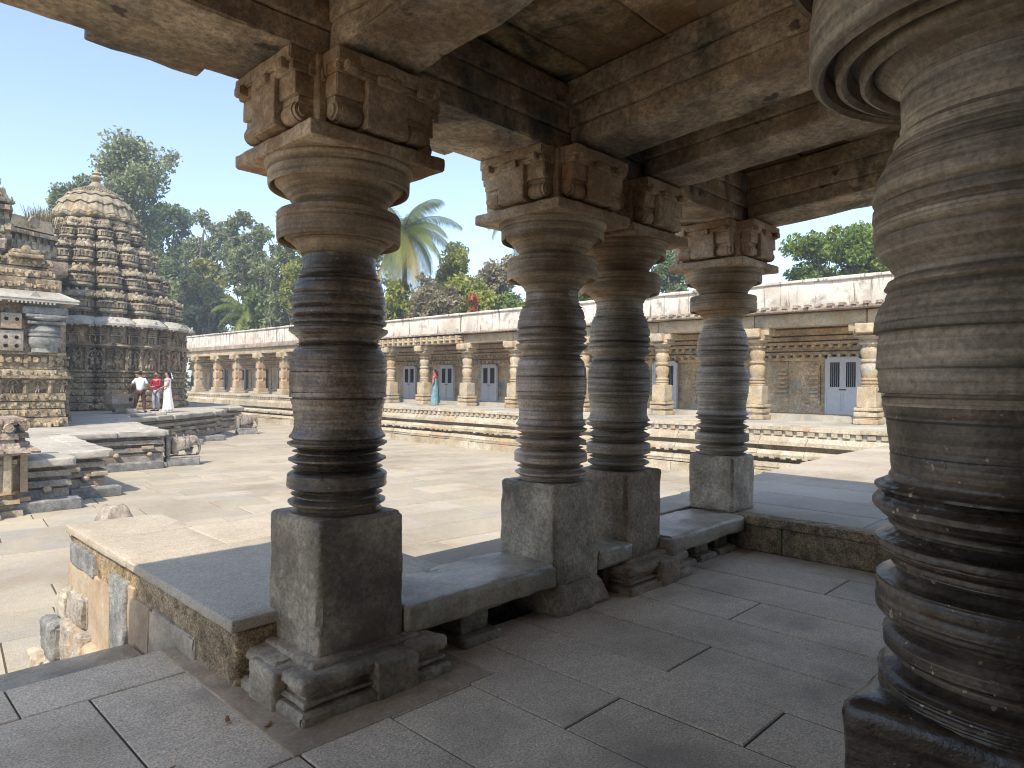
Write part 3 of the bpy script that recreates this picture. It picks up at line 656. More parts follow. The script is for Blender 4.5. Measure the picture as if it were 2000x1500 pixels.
def beamC(x0, x1, yc, hw, seed, zof=0, notches=()):
    mb = MB(); z = 3.2+zof
    for k in range(3):
        h = .13+.015*k; o = .022*k
        rbox(mb, x0, x1, yc-hw-o+.02, yc+hw+.02-.004*k, z, z+h, r=.012, seg=.08, amp=.012 if k == 0 else .006, freq=4, chip=.02, seed=seed+k); z += h+.001
    for a, b in notches: rbox(mb, a, b, yc+hw, yc+hw+.12, 3.2, 3.36, r=.01, seg=.06, amp=.01, freq=7, chip=.02, seed=seed+7)
    build('beam', mb, MT['beam'], RF)
beamC(-2.6, PX[0]+.05, 3.28, .30, 140, notches=((.88, 1.4),))
beamC(PX[0]+.055, PX[1], 3.28, .30, 150, notches=((2.95, 3.1),))
beamC(PX[1]+.005, PX[2]+.1, 3.28, .30, 160)
beamC(PX[2]+.105, 6.95, 3.28, .30, 170)
beamC(-2.6, 6.95, .25, .28, 180, .225)
rr = random.Random(4)
for i, (x0, x1) in enumerate(((-2.6, 1.72), (2.24, 3.62), (4.06, 4.53), (5.0, 6.36))):
    ys = {1: [3.1, 2.79, 2.22, 1.5, .8, .05, -.8, -1.6, -2.4, -3.2]}.get(i, [3.1, 2.45, 1.7, .95, .2, -.6, -1.4, -2.3, -3.2])
    for a, b in zip(ys, ys[1:]):
        mb = MB(); rbox(mb, x0-.1, x1+.1, b+.008, a-.008, 3.635+rr.uniform(0, .02), 3.72, r=.012, seg=.12, amp=.012, freq=5, chip=.02, seed=int(a*20)+i, rot=slope, tone=rr.random())
        build('ceiling_slab', mb, MT['ceil'], RF)
mb = MB()
sbox(mb, -2.6, 7.05, -3.2, 3.52, 3.74, 4.16)
build('roof_mass', mb, MT['cement'], RF, smooth=0)
# unseen walls added to block light from behind and beside the porch
mb = MB(); rbox(mb, -2.6, 7.0, -1.8, -1.4, 0, 4.0, r=.02, seg=.4, amp=.02)
build('light_blocking_back_wall', mb, MT['lightblock'], loc=(2, -1.6, 0), tag=('unseen dark wall added to block light from behind the porch', 'wall', None, 'structure'))
mb = MB(); rbox(mb, -2.9, -2.5, -1.4, .9, 0, 4.0, r=.02, seg=.4, amp=.02)
build('light_blocking_side_wall', mb, MT['lightblock'], loc=(-2.7, .4, 0), tag=('unseen dark wall added to block light from the left of the porch', 'wall', None, 'structure'))  # unseen wall added to cut the light coming in from the left

# ================================================================== TEMPLE PLATFORM
def zf(y): return max(0., min(1., (y-17)/10))*.19
PF = [(-7, 16.0), (3.7, 16.0), (3.72, 17.1), (4.65, 17.1), (4.68, 21.4), (7.3, 21.4), (7.7, 26.6), (9.0, 27.4), (12.3, 30.3), (13.4, 31.8), (13.9, 34.4), (15.9, 35.4), (17.0, 39), (15.5, 46), (8, 52), (-7, 52)]
TP = thing('temple_platform', 'low star-shaped moulded stone platform carrying the carved temple', 'platform', (5, 30, -1))
mb = MB()
for off, a, b, sl in ((.10, -1.05, -.86, .03), (.0, -.86, -.60, .02), (-.08, -.60, -.55, 0), (.03, -.55, -.43, .03), (-.14, -.43, -.35, 0), (.02, -.35, -.24, .03), (-.14, -.24, -.17, 0)):
    layer(mb, PF, off-.05, a, b, lambda y, k=(b+1): zf(y)*k, sl, tone=rng.random())
build('moulding', mb, MT['platform'], TP, smooth=30)
mb = MB()
core = offset(PF, -.28); prism(mb, core, -1.05, -.02, zf)
build('core', mb, MT['platform'], TP, smooth=0)
# broken top slabs
mb = MB(); rr = random.Random(12)
edge = offset(PF, -.32)
prism(mb, edge, -.3, .0, zf)
build('paving', mb, MT['pale'], TP, smooth=0)
mb = MB()
for p, tg, n_, L_ in along(PF, 1.1):
    if p.y > 47 or p.x < -5: continue
    a = math.atan2(tg.y, tg.x); o = rr.uniform(.03, .12)
    hz = zf(p.y); l2 = L_/2-.01
    rbox(mb, p.x-l2, p.x+l2, p.y-.45, p.y+o+0, -.15+hz, .012+hz+rr.uniform(-.01, .02), r=.03, seg=.14, amp=.02, freq=3.5, chip=.09, seed=rr.randrange(99), rot=rotz(p.x, p.y, a+PI), tone=rr.random())
build('edge_slab', mb, MT['pale'], TP)
mb = MB()
for p, tg, n_, L_ in along(PF, .9):
    if p.y > 47 or p.x < -5 or not facing_cam(p, n_): continue
    if rr.random() < .75:
        mb = MB(); ball(mb, (p.x-n_.x*.03, p.y-n_.y*.03, -.60+zf(p.y)*.3), .085, 1, 1, .9, 8, 6); build('carved_boss', mb, MT['mould'], TP)
    for z in (-.8, -.38, -.28, -.5):
        if rr.random() < .3:
            q = p+tg*rr.uniform(-.3, .3); mb = MB(); rbox(mb, q.x-.16, q.x+.16, q.y-.06, q.y+.06, z-.05, z+.05, r=.015, seg=.1, amp=.01, rot=rotz(q.x, q.y, math.atan2(tg.y, tg.x))); build('inset_stone', mb, MT['mould'], TP)
# footing blocks stepping out at the corners
mb = MB()
for (x0, x1, y0, y1) in ((2.4, 3.8, 15.72, 16.2), (3.85, 4.85, 16.85, 17.3), (4.9, 7.2, 21.2, 21.5), (9.3, 10.0, 27.2, 27.6), (10.2, 11.0, 28, 28.4), (11.2, 12.5, 29.4, 30.2)):
    mb = MB(); rbox(mb, x0, x1, y0, y1, -1.02, -.78, r=.03, seg=.2, amp=.02, chip=.04, seed=int(x0*9)); build('footing', mb, MT['greystone'], TP)
# loose slabs and the stone basin with the drain hole
for i, (x, y, wx, wy, h, a, lab) in enumerate(((8.7, 27.9, .9, .4, .13, .5, 'long flat loose slab lying askew on the platform edge below the men'), (9.5, 28.6, .55, .35, .17, -.3, 'short broken loose slab at the platform edge near the notch'))):
    mb = MB(); rbox(mb, x-wx/2, x+wx/2, y-wy/2, y+wy/2, .19, .19+h, r=.03, seg=.1, amp=.02, chip=.05, rot=rotz(x, y, a), seed=i+3)
    build('loose_slab', mb, MT['pale'], loc=(x, y, .19), tag=(lab, 'slab', 'loose slabs on the platform edge'))
tr = thing('stone_trough', 'grey faceted stone trough with a round drain hole beside the man in the pale shirt', 'trough', (9.35, 32.6, .19))
mb = MB(); cx, cy = 9.25, 32.6
ring = [(-.62, 0), (-.42, -.36), (.15, -.42), (.5, -.2), (.5, .3), (-.42, .36)]
P = [(cx+x*.72, cy+y*.6, .33) for x, y in ring]+[(cx+x, cy+y, .55) for x, y in ring]+[(cx+x, cy+y, .98) for x, y in ring]+[(cx+x*.82, cy+y*.8, .98) for x, y in ring]+[(cx+x*.8, cy+y*.78, .7) for x, y in ring]
q = []
for k in range(4):
    for i in range(6): q.append((k*6+i, k*6+(i+1) % 6, (k+1)*6+(i+1) % 6, (k+1)*6+i))
mb.add(P, q, t=[(24, 24+i, 25+i) for i in range(1, 5)]+[(0, i+1, i) for i in range(1, 5)]); build('basin', mb, MT['platform'], tr, smooth=0)
mb = MB(); cyl(mb, (cx+.30, cy-.40, .74), (cx+.30, cy-.25, .74), .075, seg=16); build('drain_hole', mb, MT['dark'], tr)
mb = MB(); rbox(mb, cx-.25, cx+.3, cy-.25, cy+.25, .17, .36, r=.03, seg=.1, amp=.01); build('stand', mb, MT['platform'], tr)
for i, (x, y, s_, lab) in enumerate(((9.42, 31.75, .2, 'small squared grey block on the platform in front of the trough'),)):
    mb = MB(); rbox(mb, x-s_, x+s_, y-s_*.8, y+s_*.8, .18, .36, r=.03, seg=.07, amp=.01, chip=.03); build('stone_block', mb, MT['pale'], loc=(x, y, .19), tag=(lab, 'block'))
mb = MB(); rbox(mb, 3.50, 4.12, 13.45, 14.0, -1.06, -.66, r=.1, seg=.06, amp=.09, freq=3, chip=.15, seed=5, taper=.45)
build('rock', mb, MT['elephant'], loc=(3.84, 13.76, -1), tag=('small grey boulder lying on the courtyard paving behind the masonry block', 'rock'))

# ================================================================== RELIEF helpers
def figure(mb, p, tg, n_, z, h, s, rr):
    """small carved deity in a niche: body lumps, halo arch"""
    def P(a, o, c): return (p.x+tg.x*a*h+n_.x*o, p.y+tg.y*a*h+n_.y*o, z+c*h)
    ball(mb, P(0, .05, .78), .085*h, nu=6, nv=5); ball(mb, P(0, .05, .91), .06*h, 1, 1, 1.3, 6, 4)
    ball(mb, P(0, .04, .56), .13*h, 1, 1, 1.2, 6, 5); ball(mb, P(0, .04, .38), .12*h, 1, 1, 1, 6, 4)
    sway = rr.uniform(-.06, .06)
    for s_ in (-1, 1):
        cyl(mb, P(s_*.06, .05, .36), P(s_*.09+sway, .06, .08), .055*h, .045*h, 5, False)
        cyl(mb, P(s_*.12, .05, .64), P(s_*.24, .07, .5+.2*rr.random()), .04*h, .035*h, 5, False)
        ball(mb, P(s_*.25, .06, .55+.2*rr.random()), .05*h, nu=5, nv=4); ball(mb, P(s_*.24, .03, .16), .075*h, 1, 1, 1.6, 5, 4)
    pts = [P(.33*math.cos(a), .07, .62+.42*math.sin(a)) for a in np.linspace(0, PI, 8)]
    for a, b in zip(pts, pts[1:]): cyl(mb, a, b, .04*h, seg=5, caps=False)
    for q in pts[1:-1]: ball(mb, q, .055*h, nu=5, nv=4)
def aedicule(mb, p, tg, n_, z, h, rr):
    def P(a, o, c): return (p.x+tg.x*a*h+n_.x*o, p.y+tg.y*a*h+n_.y*o, z+c*h)
    for s_ in (-1, 1): cyl(mb, P(s_*.17, .08, 0), P(s_*.17, .08, .36), .04*h, seg=5)
    for k, (w_, a, b) in enumerate(((.26, .36, .43), (.24, .46, .52), (.19, .54, .62), (.15, .64, .72), (.11, .74, .82), (.06, .83, .93))):
        m2 = MB(); o = .16-.02*k
        c = [P(-w_, -.02, a), P(w_, -.02, a), P(w_, o, a), P(-w_, o, a), P(-w_*.8, -.02, b), P(w_*.8, -.02, b), P(w_*.8, o*.8, b), P(-w_*.8, o*.8, b)]
        m2.add(c, [(0, 3, 2, 1)[::-1], (4, 5, 6, 7)[::-1], (0, 1, 5, 4)[::-1], (1, 2, 6, 5)[::-1], (2, 3, 7, 6)[::-1], (3, 0, 4, 7)[::-1]]); mb.merge(m2)
def frieze(mb, poly, off, z0, z1, step, rr, close=True, zfn=None):
    for p, tg, n_, L_ in along(poly, step, close):
        if not facing_cam(p, n_): continue
        q = p+n_*off; h = (z1-z0)
        for k in range(2):
            a = rr.uniform(-.3, .3)*L_; zz = z0+h*rr.uniform(.3, .7)
            ball(mb, (q.x+tg.x*a, q.y+tg.y*a, zz), h*rr.uniform(.22, .38), 1, 1, rr.uniform(.8, 1.2), 5, 4)
def discs(mb, poly, off, z, r, step, rr, ph=0):
    for p, tg, n_, L_ in along(poly, step):
        if not facing_cam(p, n_): continue
        q = p+n_*off; cyl(mb, (q.x, q.y, z), (q.x+n_.x*.08, q.y+n_.y*.08, z), r, r*.9, 8); ball(mb, (q.x+n_.x*.07, q.y+n_.y*.07, z+r*1.0), r*.2, nu=5, nv=4)
def teeth(mb, poly, off, z0, z1, step, wd, dp, rr, jit=.2):
    for p, tg, n_, L_ in along(poly, step):
        if not facing_cam(p, n_) or rr.random() < .06: continue
        q = p+n_*off; a = math.atan2(tg.y, tg.x); w_ = wd*rr.uniform(.8, 1.1)/2
        sbox(mb, q.x-w_, q.x+w_, q.y-dp, q.y+dp*rr.uniform(.6, 1.1), z0, z1-rr.uniform(0, jit)*(z1-z0), rot=rotz(q.x, q.y, a+PI))

# ================================================================== SHRINE WITH STELLATE TOWER
TX, TY = 10.1, 39.8
av = math.atan2(-TY, -TX)
TM = thing('carved_temple', 'grey carved temple with star-shaped shrine, tiered tower, ribbed dome and lattice-walled hall', 'temple', (TX, TY, .19))
def star(R, c=None, n=16, inn=.865, tip=.36):
    P = []
    for k in range(n):
        a = av+(k+.5)*2*PI/n; s_ = 2*PI/n
        for da, rr_ in ((-.5*s_, R*inn), (-.36*s_, R*.96), (-.2*s_, R), (.2*s_, R), (.36*s_, R*.96)):
            P.append((TX+rr_*math.cos(a+da), TY+rr_*math.sin(a+da)))
    return P
def jitter(mb, amp, f, s=0):
    def g(V): return V+np.stack([fbm(V, f, 2, s), fbm(V, f, 2, s+1), fbm(V, f, 2, s+2)], 1)*amp
    return mb.warp(g)
rr = random.Random(77)
def lob(R):
    P = []
    for k in range(16):
        a = av+(k+.5)*2*PI/16; s_ = 2*PI/16
        for da, q in ((-.5*s_, R*.9), (-.3*s_, R*.995), (.3*s_, R*.995)): P.append((TX+q*math.cos(a+da), TY+q*math.sin(a+da)))
    return P
W = star(4.2, inn=.86); W5 = lob(4.2)
mb = MB()
bands = [(.12, .19, .50), (.08, .55, .82), (.05, .87, 1.12), (.05, 1.17, 1.42), (.07, 1.47, 1.66), (.08, 1.71, 1.9), (.13, 1.94, 2.02)]
for o, a, b in bands:
    layer(mb, W, o, a, b, None, .02, rr.random()); frieze(mb, W, o+.0, a, b, .30, rr)
layer(mb, W, -.05, .17, 4.3)
jitter(mb, .02, 3); build('frieze_base', mb, MT['temple'], TM, smooth=30)
mb = MB()
for k, (p, tg, n_, L_) in enumerate(along(W5, 5)):
    if not facing_cam(p, n_): continue
    for s_ in (-1, 1):
        q = p+tg*(s_*L_*.47); cyl(mb, (q.x, q.y, 2.0), (q.x, q.y, 3.05), .06, seg=6)
    figure(mb, p+n_*.0, tg, n_, 2.04, .95 if L_ > .6 else .85, 0, rr)
jitter(mb, .015, 8); build('wall_figure', mb, MT['temple'], TM, smooth=60)
mb = MB()
layer(mb, W, .12, 3.08, 3.16); layer(mb, W, .22, 3.16, 3.24, None, .08); layer(mb, W, .08, 3.24, 3.3)
for k, (p, tg, n_, L_) in enumerate(along(W5, 5)):
    if facing_cam(p, n_): aedicule(mb, p, tg, n_, 3.28, .98, rr)
jitter(mb, .015, 5); build('cornice_band', mb, MT['temple'], TM, smooth=30)
mb = MB()
layer(mb, W, .47, 4.10, 4.20, None, .0); layer(mb, W, .45, 4.20, 4.26, None, .04); layer(mb, W, .38, 4.26, 4.52, None, .32)
discs(mb, W, .30, 4.33, .09, .8, rr); teeth(mb, W, .44, 4.03, 4.11, .2, .08, .04, rr)
jitter(mb, .03, 2.5); build('eave', mb, MT['pale'], TM, smooth=30)
# tiers
def tier(z, h, R, Rn):
    mb = MB(); S = star(R, inn=.84)
    core = star(R*.86, inn=.88); layer(mb, core, 0, z-.02, z+h*1.02)
    S = star(R, inn=.75)
    layer(mb, S, -.22, z, z+.2*h); teeth(mb, S, -.16, z, z+.18*h, .28, .1, .06, rr, .1)
    layer(mb, S, .00, z+.18*h, z+.24*h); layer(mb, S, .05, z+.24*h, z+.33*h, None, .03)
    layer(mb, S, -.16, z+.33*h, z+.37*h)
    layer(mb, S, .0, z+.36*h, z+.56*h); teeth(mb, S, .0, z+.37*h, z+.57*h, .17, .09, .06, rr, .15)
    layer(mb, S, .06, z+.56*h, z+.62*h, None, .04); layer(mb, S, -.16, z+.62*h, z+.76*h); teeth(mb, S, -.12, z+.62*h, z+.76*h, .34, .07, .06, rr, 0)
    layer(mb, S, -.0, z+.74*h, z+.80*h); layer(mb, S, -.04, z+.80*h, z+.95*h, None, .16)
    discs(mb, S, -.02, z+.80*h, .12*h/1.2, .52, rr)
    for k, (p, tg, n_, L_) in enumerate(along(lob(R), 5)):
        if facing_cam(p, n_): ball(mb, (p.x-n_.x*.25, p.y-n_.y*.25, z+.98*h), .09, 1, 1, 1.3, 6, 5); figure(mb, p+n_*.02, tg, n_, z+.36*h, .26*h, 0, rr) if k % 3 == 1 else None
    jitter(mb, .02, 2.2, int(z)); return mb
for z, h, R in ((4.5, 1.28, 4.05), (5.75, 1.26, 3.40), (7.0, 1.28, 2.82), (8.25, 1.05, 2.3)):
    build('tower_tier', tier(z, h, R, 0), MT['templelt'], TM, smooth=28)
mb = MB(); S = star(1.95, inn=.92); layer(mb, S, -.2, 9.2, 9.36); layer(mb, S, .06, 9.36, 9.5, None, .05); teeth(mb, S, .0, 9.28, 9.4, .2, .1, .05, rr); layer(mb, S, -.2, 9.5, 9.66)
jitter(mb, .03, 3); build('dome_cornice', mb, MT['templelt'], TM, smooth=28)
mb = MB(); prof_ = [(q, r/.84) for q, r in [(9.5, 1.4), (9.52, 1.75), (9.58, 1.9), (9.64, 1.98), (9.74, 1.99), (9.78, 1.86), (9.84, 1.88), (9.88, 1.82), (10.1, 1.74), (10.33, 1.60), (10.35, 1.68), (10.42, 1.66), (10.5, 1.58), (10.68, 1.42), (10.82, 1.22), (10.84, 1.30), (10.92, 1.27), (10.96, 1.16), (11.08, .98), (11.2, .75), (11.32, .5), (11.42, .36)]]
lathe(mb, prof_, TX, TY, 192)
def ribs(V):
    V = V.copy(); dx, dy = V[:, 0]-TX, V[:, 1]-TY; a = np.arctan2(dy, dx)-av; r = np.hypot(dx, dy)
    k = 1+.035*np.clip(r-.6, 0, 1)*np.abs(np.cos(8*a))+.012*np.sign(np.cos(48*a))*(r > 1.2)*(V[:, 2] < 10.6)
    k = k*.84; V[:, 0] = TX+dx*k; V[:, 1] = TY+dy*k
    V[:, 2] += .05*np.clip(r-1, 0, 1)*np.cos(16*a); return V
mb.warp(ribs); jitter(mb, .03, 2)
for a in np.linspace(0, 2*PI, 48, endpoint=False):
    for r_, z_ in ((1.02, 11.12), (.8, 11.24), (.56, 11.35)): ball(mb, (TX+r_*math.cos(a), TY+r_*math.sin(a), z_), .055, nu=5, nv=4)
build('dome', mb, MT['templelt'], TM, smooth=40)
mb = MB(); lathe(mb, [(11.38, .55), (11.42, .44), (11.5, .36), (11.62, .26), (11.72, .17), (11.75, .2), (11.78, .13), (11.84, .22), (11.93, .29), (12.02, .26), (12.08, .14), (12.1, .19), (12.16, .22), (12.22, .17), (12.25, .08), (12.32, .06), (12.45, .01)], TX, TY, 24)
build('finial', mb, MT['templelt'], TM, smooth=60)

# hall at the left (front wall with lattice panels)
H = [(-7, 24.4), (5.3, 24.4), (5.35, 27.4), (6.2, 27.9), (6.4, 33), (4, 40), (-7, 40)]
mb = MB(); rr = random.Random(31)
layer(mb, H, -.02, .05, 4.6)
for o, a, b in ((.16, .10, .42), (.10, .45, .68), (.08, .71, .90), (.10, .93, 1.15)):
    layer(mb, H, o, a, b, None, .02, rr.random()); frieze(mb, H, o, a, b, .26, rr)
layer(mb, H, .0, 1.15, 1.55)
layer(mb, H, .05, 1.55, 1.6); layer(mb, H, .2, 1.6, 1.68); layer(mb, H, .14, 1.68, 1.86, None, .06); frieze(mb, H, .12, 1.66, 1.86, .3, rr)
layer(mb, H, .04, 1.88, 1.95); layer(mb, H, .0, 1.95, 2.3); layer(mb, H, .1, 2.3, 2.38)
frieze(mb, H, .02, 1.95, 2.3, .2, rr)
for p, tg, n_, L_ in along(H, .62):
    if facing_cam(p, n_):
        q = p+n_*.06; cyl(mb, (q.x, q.y, 1.15), (q.x, q.y, 1.5), .07, seg=6); cyl(mb, (q.x, q.y, 1.46), (q.x, q.y, 1.56), .12, seg=6)
        figure(mb, p+tg*L_*.5+n_*.0, tg, n_, 1.15, .4, 0, rr); q = p+n_*.03; sbox(mb, q.x-.05, q.x+.05, q.y-.05, q.y+.05, 1.95, 2.3)
jitter(mb, .015, 3); build('hall_base', mb, MT['temple'], TM, smooth=30)
# turned half columns, lattice panels
for x in (4.85, 2.9, .9):
    mb = MB(); y = 24.42
    lathe(mb, [(2.38, .36), (2.5, .34), (2.62, .42), (2.78, .44), (2.86, .4), (2.87, .45), (2.93, .45), (2.94, .4), (3.02, .44), (3.14, .38), (3.2, .3), (3.22, .4)], x, y, 28)
    rbox(mb, x-.47, x+.47, y-.35, y+.2, 3.22, 3.3, r=.01, seg=.3); lathe(mb, [(3.3, .3), (3.38, .5), (3.42, .5)], x, y, 28); rbox(mb, x-.52, x+.52, y-.4, y+.2, 3.42, 3.5, r=.01, seg=.3)
    rbox(mb, x-.6, x+.55, y-.35, y+.2, 3.5, 3.74, r=.03, seg=.1, amp=.03, chip=.08, seed=int(x*9)); rbox(mb, x-.5, x+.42, y-.25, y+.2, 3.74, 3.95, r=.02, seg=.1, amp=.01, chip=.05)
    build('half_column', mb, MT['greystone'], TM)
for x in (4.0, 2.0):
    mb = MB()
    rbox(mb, x-.3, x+.3, 24.22, 24.4, 2.4, 3.0, r=.01, seg=.2); rbox(mb, x-.25, x+.25, 24.16, 24.4, 3.05, 3.5, r=.02, seg=.1, amp=.01)
    lt = build('lattice_panel', mb, MT['platform'], TM)
    for dx in (-.13, .13):
        for z, yy in ((2.55, 24.23), (2.8, 24.23), (3.33, 24.17)):
            mb = MB(); cyl(mb, (x+dx, yy, z), (x+dx, yy-.018, z), .06, seg=5); build('hole', mb, MT['dark'], lt)
mb = MB(); Hp = [(-7, 24.4), (5.3, 24.4), (5.35, 33)]
Hc = [(-7, 24.4), (5.15, 24.4), (5.2, 33), (-7, 33)]
layer(mb, Hc, .5, 3.86, 3.94); teeth(mb, Hc, .46, 3.8, 3.88, .1, .05, .03, rr); layer(mb, Hc, .52, 3.94, 4.0, None, .03); layer(mb, Hc, .46, 4.0, 4.22, None, .40); discs(mb, Hc, .34, 4.05, .12, 1.2, rr)
jitter(mb, .02, 2); build('hall_eave', mb, MT['pale'], TM, smooth=30)
mb = MB()
for o, a, b in ((-.0, 4.24, 4.5), (-.12, 4.5, 4.6), (-.05, 4.62, 4.85), (-.2, 4.85, 4.95), (-.15, 4.97, 5.2)):
    layer(mb, Hc, o, a, b, None, .03); frieze(mb, Hc, o, a, b, .2, rr)
prism(mb, offset(Hc, -.3), 4, 5.2)
for x in (4.4, 2.3): 
    for k in range(2): rbox(mb, x-.42+.09*k, x+.42-.09*k, 24.4+.05*k, 25.2, 5.2+.13*k, 5.2+.13*k+.11, r=.02, seg=.12, amp=.02)
    ball(mb, (x, 24.5, 5.42), .14, 1, .6, 1.1, 8, 6)
jitter(mb, .02, 3); build('parapet', mb, MT['temple'], TM, smooth=30)
mb = MB(); rbox(mb, 4.9, 6.15, 27.5, 28.4, 5.15, 5.62, r=.03, seg=.3, amp=.02, chip=.03); build('repair_block', mb, MT['pink'], TM)
mb = MB(); rbox(mb, -7, 3.9, 26.1, 30, 5.1, 5.56, r=.03, seg=.4, amp=.02); build('plaster_wall', mb, MT['lime'], TM)
mb = MB()
for x0, x1 in ((-7, -1), (-.98, 1.6), (1.62, 3.1), (3.12, 4.15)): rbox(mb, x0, x1, 25.8, 30, 5.54, 5.92, r=.06, seg=.12, amp=.05, chip=.12, seed=int(x0*7))
build('roof_slab', mb, MT['pink'], TM)
U = [(-6, 29), (4.8, 29), (5.3, 33), (7.2, 34), (7.5, 38), (-6, 38)]
mb = MB(); prism(mb, offset(U, -.3), 4.2, 8.2)
for o, a, b in ((-.0, 6.4, 6.6), (-.15, 6.6, 6.9), (-.05, 6.9, 7.2), (-.2, 7.2, 7.45), (.02, 7.45, 7.62)):
    layer(mb, U, o, a, b, None, .03)
    teeth(mb, U, o, a, b, .3, .16, .08, rr)
frieze(mb, U, -.1, 6.5, 7.2, .25, rr)
layer(mb, U, -.1, 7.7, 8.2, None, .12)
for x in (.4, 2.2, 4.0):
    for k in range(5): rbox(mb, x-.6+.1*k, x+.6-.1*k, 28.9+.05*k, 30, 7.7+.17*k, 7.7+.17*k+.15, r=.02, seg=.15, amp=.03, seed=k)
    figure(mb, Vector((x, 28.8)), Vector((1, 0)), Vector((0, -1)), 7.65, .8, 0, rr); figure(mb, Vector((x-.8, 28.9)), Vector((1, 0)), Vector((0, -1)), 6.5, .8, 0, rr)
for k in range(6): rbox(mb, -.75+.1*k, .95-.12*k, 28.9+.05*k, 30, 8.3+.22*k, 8.3+.22*k+.18, r=.02, seg=.15, amp=.03, seed=k)
discs(mb, U, 0, 8.0, .25, 1.6, rr)
jitter(mb, .03, 2.4); build('upper_roof', mb, MT['templelt'], TM, smooth=30)

# grass tuft on the roof
mb = MB(); rr = random.Random(9); cx, cy, cz = 3.3, 30.6, 8.25
cx, cy, cz = 6.7, 34.6, 8.25
for i in range(300):
    a = rr.uniform(0, 2*PI); l = rr.uniform(.4, .95); b = Vector((cx+rr.gauss(0, .28), cy+rr.gauss(0, .2), cz-.25)); lean = rr.uniform(.1, .7)
    tip = b+Vector((math.cos(a)*lean*l, math.sin(a)*lean*l, l)); s_ = Vector((-math.sin(a), math.cos(a), 0))*.02
    mb.add([b-s_, b+s_, tip+s_*.3, tip-s_*.3], [(0, 1, 2, 3)], tone=rr.random())
build('grass_tuft', mb, MT['leafdry'], loc=(cx, cy, cz), smooth=0, tag=('dry grass tuft growing on the temple roof left of the tower', 'grass tuft'))

# small shrine turret at the platform stair (left edge)
ST = thing('miniature_shrine', 'small carved stone shrine with pinkish top standing on the pavement at the left edge', 'shrine', (2, 16, -1))
Sq = [(-.2, 15.62), (2.72, 15.62), (2.72, 15.82), (2.92, 15.82), (2.92, 17.0), (-.2, 17.0)]
mb = MB(); rr = random.Random(2); prism(mb, offset(Sq, -.08), -1.02, .4)
for o, a, b in ((.14, -1.02, -.9), (.02, -.86, -.78), (.1, -.77, -.69), (0, -.66, -.6), (.04, -.6, -.55), (.02, -.1, -.04), (.06, -.02, .06)): layer(mb, Sq, o-.08, a, b, None, .01)
for p, tg, n_, L_ in along(Sq, .36):
    if facing_cam(p, n_): sbox(mb, p.x-.06, p.x+.06, p.y-.05, p.y+.05, -.58, .2)
rbox(mb, 1.95, 2.4, 15.3, 15.7, -1.0, -.92, r=.01, seg=.1); rbox(mb, 1.98, 2.37, 15.35, 15.7, -.9, -.84, r=.01, seg=.1); rbox(mb, 2.0, 2.35, 15.38, 15.7, -.8, -.74, r=.01, seg=.1); rbox(mb, 1.96, 2.4, 15.34, 15.7, -.72, -.58, r=.02, seg=.1)
jitter(mb, .012, 5); build('body', mb, MT['mould'], ST, smooth=30)
mb = MB(); layer(mb, Sq, .16, .16, .2); layer(mb, Sq, .18, .2, .28, None, .1); prism(mb, offset(Sq, -.1), .1, .84)
for o, a, b in ((.02, .28, .38), (-.05, .38, .44), (.0, .45, .55), (-.06, .55, .7), (-.03, .72, .84)):
    layer(mb, Sq, o, a, b, None, .02)
    if b > .5: frieze(mb, Sq, o-.02, a, b, .17, rr)
discs(mb, Sq, .1, .24, .05, .6, rr); discs(mb, Sq, -.03, .66, .09, .34, rr)
jitter(mb, .015, 5); build('cornice_top', mb, MT['pink'], ST, smooth=30)

